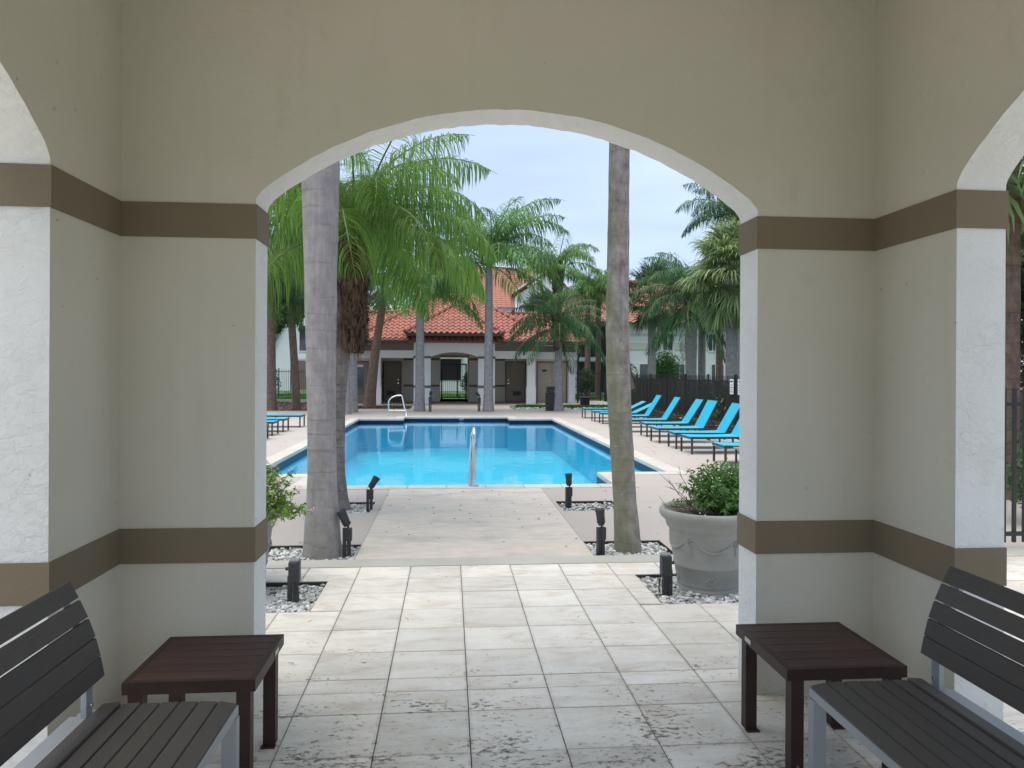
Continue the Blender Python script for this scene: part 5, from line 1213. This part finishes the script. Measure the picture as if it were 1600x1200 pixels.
# ================================================================== PLANTERS
def planter(label, x, y, rot, shrub_mt, seed, lab2, big):
    t = thing('planter', (x, y, -.05), label, 'plant pot', 'grey planters flanking the arch')
    pr = [(0, 0), (.20, 0), (.225, .008), (.232, .03), (.226, .05), (.222, .056), (.230, .066), (.226, .08), (.232, .10), (.250, .20), (.256, .205), (.259, .215), (.254, .225), (.272, .33), (.288, .46), (.292, .475), (.305, .485), (.312, .50), (.318, .53), (.334, .545), (.352, .56), (.364, .585), (.362, .612), (.345, .628), (.325, .625), (.315, .605), (.30, .56), (.29, .54)]
    part('pot', MB().lathe(pr, (x, y, -.05), 56), m_pot, t)
    part('soil', MB().lathe([(0, .565), (.2, .56), (.303, .555)], (x, y, -.05), 28), m_soil, t)
    def surf(a, z, off=.0):
        rr = .25 + (.288 - .25) * (z - .2) / .26; return Vector((x + math.cos(a) * (rr + off), y + math.sin(a) * (rr + off), z - .05))
    for k in range(5):                                      # moulded garlands and rosettes
        a0 = rot + k * 2 * math.pi / 5; sw = MB()
        pts = [surf(a0 + .16 + .92 * i / 12, .395 - .055 * math.sin(math.pi * i / 12), .004) for i in range(13)]
        sw.tube(pts, [.004 + .010 * math.sin(math.pi * i / 12) * (1 + .3 * math.sin(i * 3)) for i in range(13)], 7)
        part('garland', sw, m_pot, t)
        ro = MB()
        for j in range(5):
            b = j * 2 * math.pi / 5; c = surf(a0 + .018 / .27 * math.cos(b), .40 + .02 * math.sin(b), .004); ro.lathe([(0, .012), (.009, .009), (.012, 0)], (0, 0, 0), 8)
            ro.v[-24:] = [(p[0] + c.x, p[1] + c.y, p[2] + c.z) for p in ro.v[-24:]]
        ro.tube([surf(a0, .375, 0), surf(a0, .34, .006), surf(a0 + .04, .31, .003)], [.010, .008, .003], 6)
        part('rosette', ro, m_pot, t)
        fl2 = MB()
        for j in range(6):
            b = j * math.pi / 3; c = surf(a0 + .55 + .022 / .24 * math.cos(b), .125 + .022 * math.sin(b), -.003); fl2.tube([c, c + Vector((math.cos(a0 + .55), math.sin(a0 + .55), 0)) * .008], [.011, .007], 7)
        part('flower_boss', fl2, m_pot, t)
    # plant: thing of its own
    s = thing('potted_shrub', (x, y, .5), lab2, 'shrub', 'shrubs in the grey planters'); rg = random.Random(seed)
    sm = MB(); lf = MB(); fw_ = MB(); nr = np.random.default_rng(seed)
    for k in range(320 if big else 420):
        a = rg.uniform(0, 6.28); el = rg.uniform(.7, 1.52) if big else rg.uniform(.55, 1.5); l_ = rg.uniform(.22, .40) if big else rg.uniform(.24, .42)
        o = Vector((x + .13, y, .54)) if big else Vector((x + .13, y - .02, .50)); p = o + Vector((rg.uniform(-.1, .1), rg.uniform(-.1, .1), 0))
        d = Vector((math.cos(a) * math.cos(el), math.sin(a) * math.cos(el), math.sin(el))); pts = [p]
        for j in range(5): d = (d + Vector((0, 0, -.16 if el < .9 else -.07)) + Vector((rg.uniform(-.15, .15),) * 1 + (rg.uniform(-.15, .15), rg.uniform(-.1, .1)))).normalized(); pts.append(pts[-1] + d * l_ / 5)
        sm.tube(pts, [.004, .0035, .003, .0025, .002, .001], 4)
        for j in range(1, 6):
            for q_ in range(7 if big else 7):
                c = pts[j].lerp(pts[j-1], rg.random())
                if c.z < .575 and (Vector((c.x - x, c.y - y)).length < .37 or c.z < (.50 if big else .40)): continue
                dv = Vector((rg.gauss(0, 1), rg.gauss(0, 1), rg.gauss(.2, .8))).normalized(); sd_ = dv.cross(Vector((rg.gauss(0, 1), rg.gauss(0, 1), rg.gauss(0, 1)))).normalized(); s_ = rg.uniform(.026, .05)
                lf.add([c, c + dv * s_ * .5 + sd_ * s_ * .22, c + dv * s_ - Vector((0, 0, s_ * .2)), c + dv * s_ * .5 - sd_ * s_ * .22], [[0, 1, 2, 3]])
        if rg.random() < (.16 if big else .5):
            for q_ in range(2 if big else 7):
                c = pts[-1] + Vector((rg.gauss(0, .014), rg.gauss(0, .014), rg.gauss(.012, .010))); r_ = .006
                fw_.add([c + Vector((r_, 0, 0)), c + Vector((0, r_, 0)), c - Vector((r_, 0, 0)), c - Vector((0, r_, 0)), c + Vector((0, 0, r_)), c - Vector((0, 0, r_))], [[0, 1, 4], [1, 2, 4], [2, 3, 4], [3, 0, 4], [1, 0, 5], [2, 1, 5], [3, 2, 5], [0, 3, 5]])
    part('stem', sm, m_twig, s); tag(part('foliage', lf, shrub_mt, s), kind='stuff'); tag(part('blossom', fw_, m_white_fl if big else m_flower, s), kind='stuff')
    if big:
        tw = MB()
        for (az, el, l_) in ((2.9, .5, .30), (3.4, .75, .38), (2.4, .9, .42), (3.1, .3, .22), (3.8, .4, .28), (3.0, 1.1, .36), (3.3, .15, .26)):
            p = Vector((x - .08, y - .03, .53)); d = Vector((math.cos(az) * math.cos(el), math.sin(az) * math.cos(el), math.sin(el))); pts = [p]
            for j in range(7): d = (d + Vector((rg.uniform(-.35, .25), rg.uniform(-.3, .3), rg.uniform(-.25, .35)))).normalized(); pts.append(pts[-1] + d * l_ / 7)
            tw.tube(pts, [.005 - .0005 * j for j in range(8)], 5)
            for j in (3, 4, 5, 6):
                e = pts[j] + Vector((rg.uniform(-.1, .04), rg.uniform(-.06, .06), rg.uniform(-.03, .09))); tw.tube([pts[j], e], [.0025, .001], 4)
        part('bare_twigs', tw, m_twig, s)
planter('grey resin planter with moulded garlands on the gravel right of the path', 1.96, 5.45, 3.9, m_potleaf, 81, 'dark green bush with bare twigs in the right grey planter', True)
planter('grey resin planter half hidden by the left pier', -1.61, 5.62, .8, m_potleafL, 82, 'bright green bush with pale pink blossoms in the left planter', False)

# ================================================================== BENCHES AND TABLES
def side_table(label, x0, x1, y0, y1, zt=.45):
    cx, cy = (x0 + x1) / 2, (y0 + y1) / 2
    t = thing('side_table', (cx, cy, 0), label, 'table', 'brown slatted side tables')
    f = MB(); e = .022; th = .045
    f.box(x0, x1, y0, y0 + e, zt - th, zt).box(x0, x1, y1 - e, y1, zt - th, zt).box(x0, x0 + e, y0 + e, y1 - e, zt - th, zt).box(x1 - e, x1, y0 + e, y1 - e, zt - th, zt)
    part('frame', f, m_espframe, t)
    n = 6; w_ = (y1 - y0 - 2 * e) / n
    me = mesh_of('slat', MB().box(-(x1-x0)/2 + e + .0005, (x1-x0)/2 - e - .0005, -w_/2 + .002, w_/2 - .002, -.018, -.0008, c=.0007), m_espresso)
    for k in range(n): link('slat', me, t, (0, y0 + e + (k + .5) * w_ - cy, zt + .0003))
    part('gap_shade_plate', MB().box(x0 + e + .001, x1 - e - .001, y0 + e + .001, y1 - e - .001, zt - .03, zt - .0205), m_espframe, t)  # added dark plate, stands in for the shade in the slat gaps
    L_ = .052
    lm = mesh_of('leg', MB().box(-L_/2, L_/2, -L_/2, L_/2, 0.0, zt - th - .0005, c=.002), m_espframe)
    for a in (x0 + .045, x1 - .045):
        for b in (y0 + .03, y1 - .045): link('leg', lm, t, (a - cx, b - cy, 0.002))
    sx = -1 if cx > 0 else 1
    xe = x1 + .001 if sx > 0 else x0 - .001
    part('maker_plate', MB().box(min(xe, xe + sx * .002), max(xe, xe + sx * .002), y1 - .17, y1 - .11, zt - .032, zt - .014), m_sticker, t)
    for a in ((x1 - .045, y1 - .045), (x1 - .045, y0 + .03), (x0 + .045, y1 - .045), (x0 + .045, y0 + .03)):
        part('floor_bracket', MB().box(a[0] - .03, a[0] + .03, a[1] - .055, a[1] - .027, .0015, .006), m_espframe, t)
    for a in ((x0 + .045, y0 + .03), (x1 - .045, y0 + .03)):
        part('screw', MB().tube([(a[0], a[1] - .041, .006), (a[0], a[1] - .041, .010)], .006, 8), m_steel, t)
        part('screw', MB().tube([(a[0], a[1] - L_/2, .07), (a[0], a[1] - L_/2 - .003, .07)], .006, 8), m_steel, t)
    return t
side_table('dark brown slatted side table between the left bench and the left pier', -1.195, -.716, 2.81, 3.285)
side_table('dark brown slatted side table between the right bench and the right pier', 1.31, 1.80, 2.755, 3.27)
def bench(label, sx, xf, xb, yfar, Lb=1.22):
    """faces the room: xf front edge, xb back edge of seat"""
    t = thing('bench', ((xf + xb) / 2, yfar - Lb / 2, 0), label, 'bench', 'charcoal slatted benches facing each other')
    o = (xb - xf) / abs(xb - xf); y0, y1 = yfar - Lb, yfar; zs = .43; yc = (y0 + y1) / 2
    fr = MB()
    for yy in (y0 + .03, y1 - .03):
        fr.bar((xf + o * .02, yy, 0), (xf + o * .02, yy, zs - .052), .04, .05, (1, 0, 0)); fr.bar((xf + o * .0, yy, zs - .034), (xb + o * .045, yy, zs - .034), .05, .032)
        fr.bar((xb + o * .02, yy, 0), (xb + o * .02, yy, zs - .052), .04, .05, (1, 0, 0))
    fr.bar((xf + o * .02, y0 + .055, zs - .034), (xf + o * .02, y1 - .055, zs - .034), .04, .032)
    fr.bar((xb + o * .035, y0 + .055, zs - .034), (xb + o * .035, y1 - .055, zs - .034), .06, .032)
    part('frame', fr, m_silver, t)
    n = 7; Wt = abs(xb - xf) - .02; w_ = Wt / n
    me = mesh_of('seat_slat', MB().box(-w_/2 + .0025, w_/2 - .0025, -Lb/2 + .004, Lb/2 - .004, -.016, 0, c=.003), m_slat)
    cx, cy = t.location.x, t.location.y
    for k in range(n):
        s = (k + .5) / n; tl = (.20, .07, .02, 0, -.02, -.05, -.09)[k]; z = zs + (-.006, .0, .0015, .001, .0, .0015, .006)[k]; link('seat_slat', me, t, (xf + o * (.002 + (k + .5) * w_) - cx, 0, z), (0, -o * tl, 0))
    ns_ = 5; pw = .0735
    bm = mesh_of('back_slat', MB().box(-.008, .008, -Lb/2 + .004, Lb/2 - .004, -pw/2 + .0035, pw/2 - .0035, c=.003), m_slat)
    prof = []
    for k in range(ns_):
        s = (k + .5) / ns_; z = .53 + s * (.865 - .53); xx = xb + o * (-.02 + .12 * s - .018 * math.sin(math.pi * s)); ang = math.atan2(.12 - .018 * math.pi * math.cos(math.pi * s), .335)
        link('back_slat', bm, t, (xx - cx, 0, z), (0, o * ang, 0)); prof.append((xx, z))
    for yy in (y0 + .06, yc - .16, yc + .16, y1 - .06) if False else (y0 + .05, yc, y1 - .05):
        pts = [(xb + o * .012, yy, zs - .018), (xb + o * .012, yy, .52)] + [(x + o * .026, yy, z) for x, z in prof]
        sp2 = MB()
        for a, b in zip(pts[:-1], pts[1:]): sp2.bar(a, b, .045, .018, (1, 0, 0))
        part('back_support', sp2, m_silver, t)
        part('bolt', MB().tube([(xb + o * .012 - o * .012, yy, zs + .02), (xb + o * .012 - o * .02, yy, zs + .02)], .007, 8), m_steel, t)
    return t
bench('charcoal slatted bench with silver frame against the left side arch', -1, -.742, -1.225, 2.69)
bench('charcoal slatted bench with silver frame against the right side arch', 1, 1.36, 1.83, 2.685)
# dust smudge on the right table, debris by the right pier
twg = MB()
rg = random.Random(4)
for k in range(26):
    x, y = rg.uniform(-1.0, 1.4), rg.uniform(2.9, 5.9); a = rg.uniform(0, 3.14); l_ = rg.uniform(.01, .04)
    twg.tube([(x, y, .0035), (x + math.cos(a) * l_, y + math.sin(a) * l_, .004)], [.0015, .0008], 4)
tag(solo('fallen_twigs', twg, m_twig), kind='stuff')
lt = MB(); rg = random.Random(9)
for k in range(420):
    x, y = (rg.uniform(-2.6, 2.6), rg.uniform(6.4, 10.0)) if k < 150 else ((rg.uniform(3.9, 8.2), rg.uniform(10, 30)) if k < 330 else (rg.uniform(-8, -3.4), rg.uniform(11, 30)))
    if any(b[0] < x < b[1] and b[2] < y < b[3] for b in BEDS): continue
    a = rg.uniform(0, 6.28); l_ = rg.uniform(.008, .03) * (1 if y < 10.1 else 1.8); w_ = l_ * rg.uniform(.12, .35); c, s_ = math.cos(a), math.sin(a)
    lt.add([(x - c * l_, y - s_ * l_, .0065), (x + s_ * w_, y - c * w_, .009), (x + c * l_, y + s_ * l_, .007), (x - s_ * w_, y + c * w_, .012)], [[0, 1, 2, 3]])
tag(solo('fallen_leaves', lt, m_boot), kind='stuff')
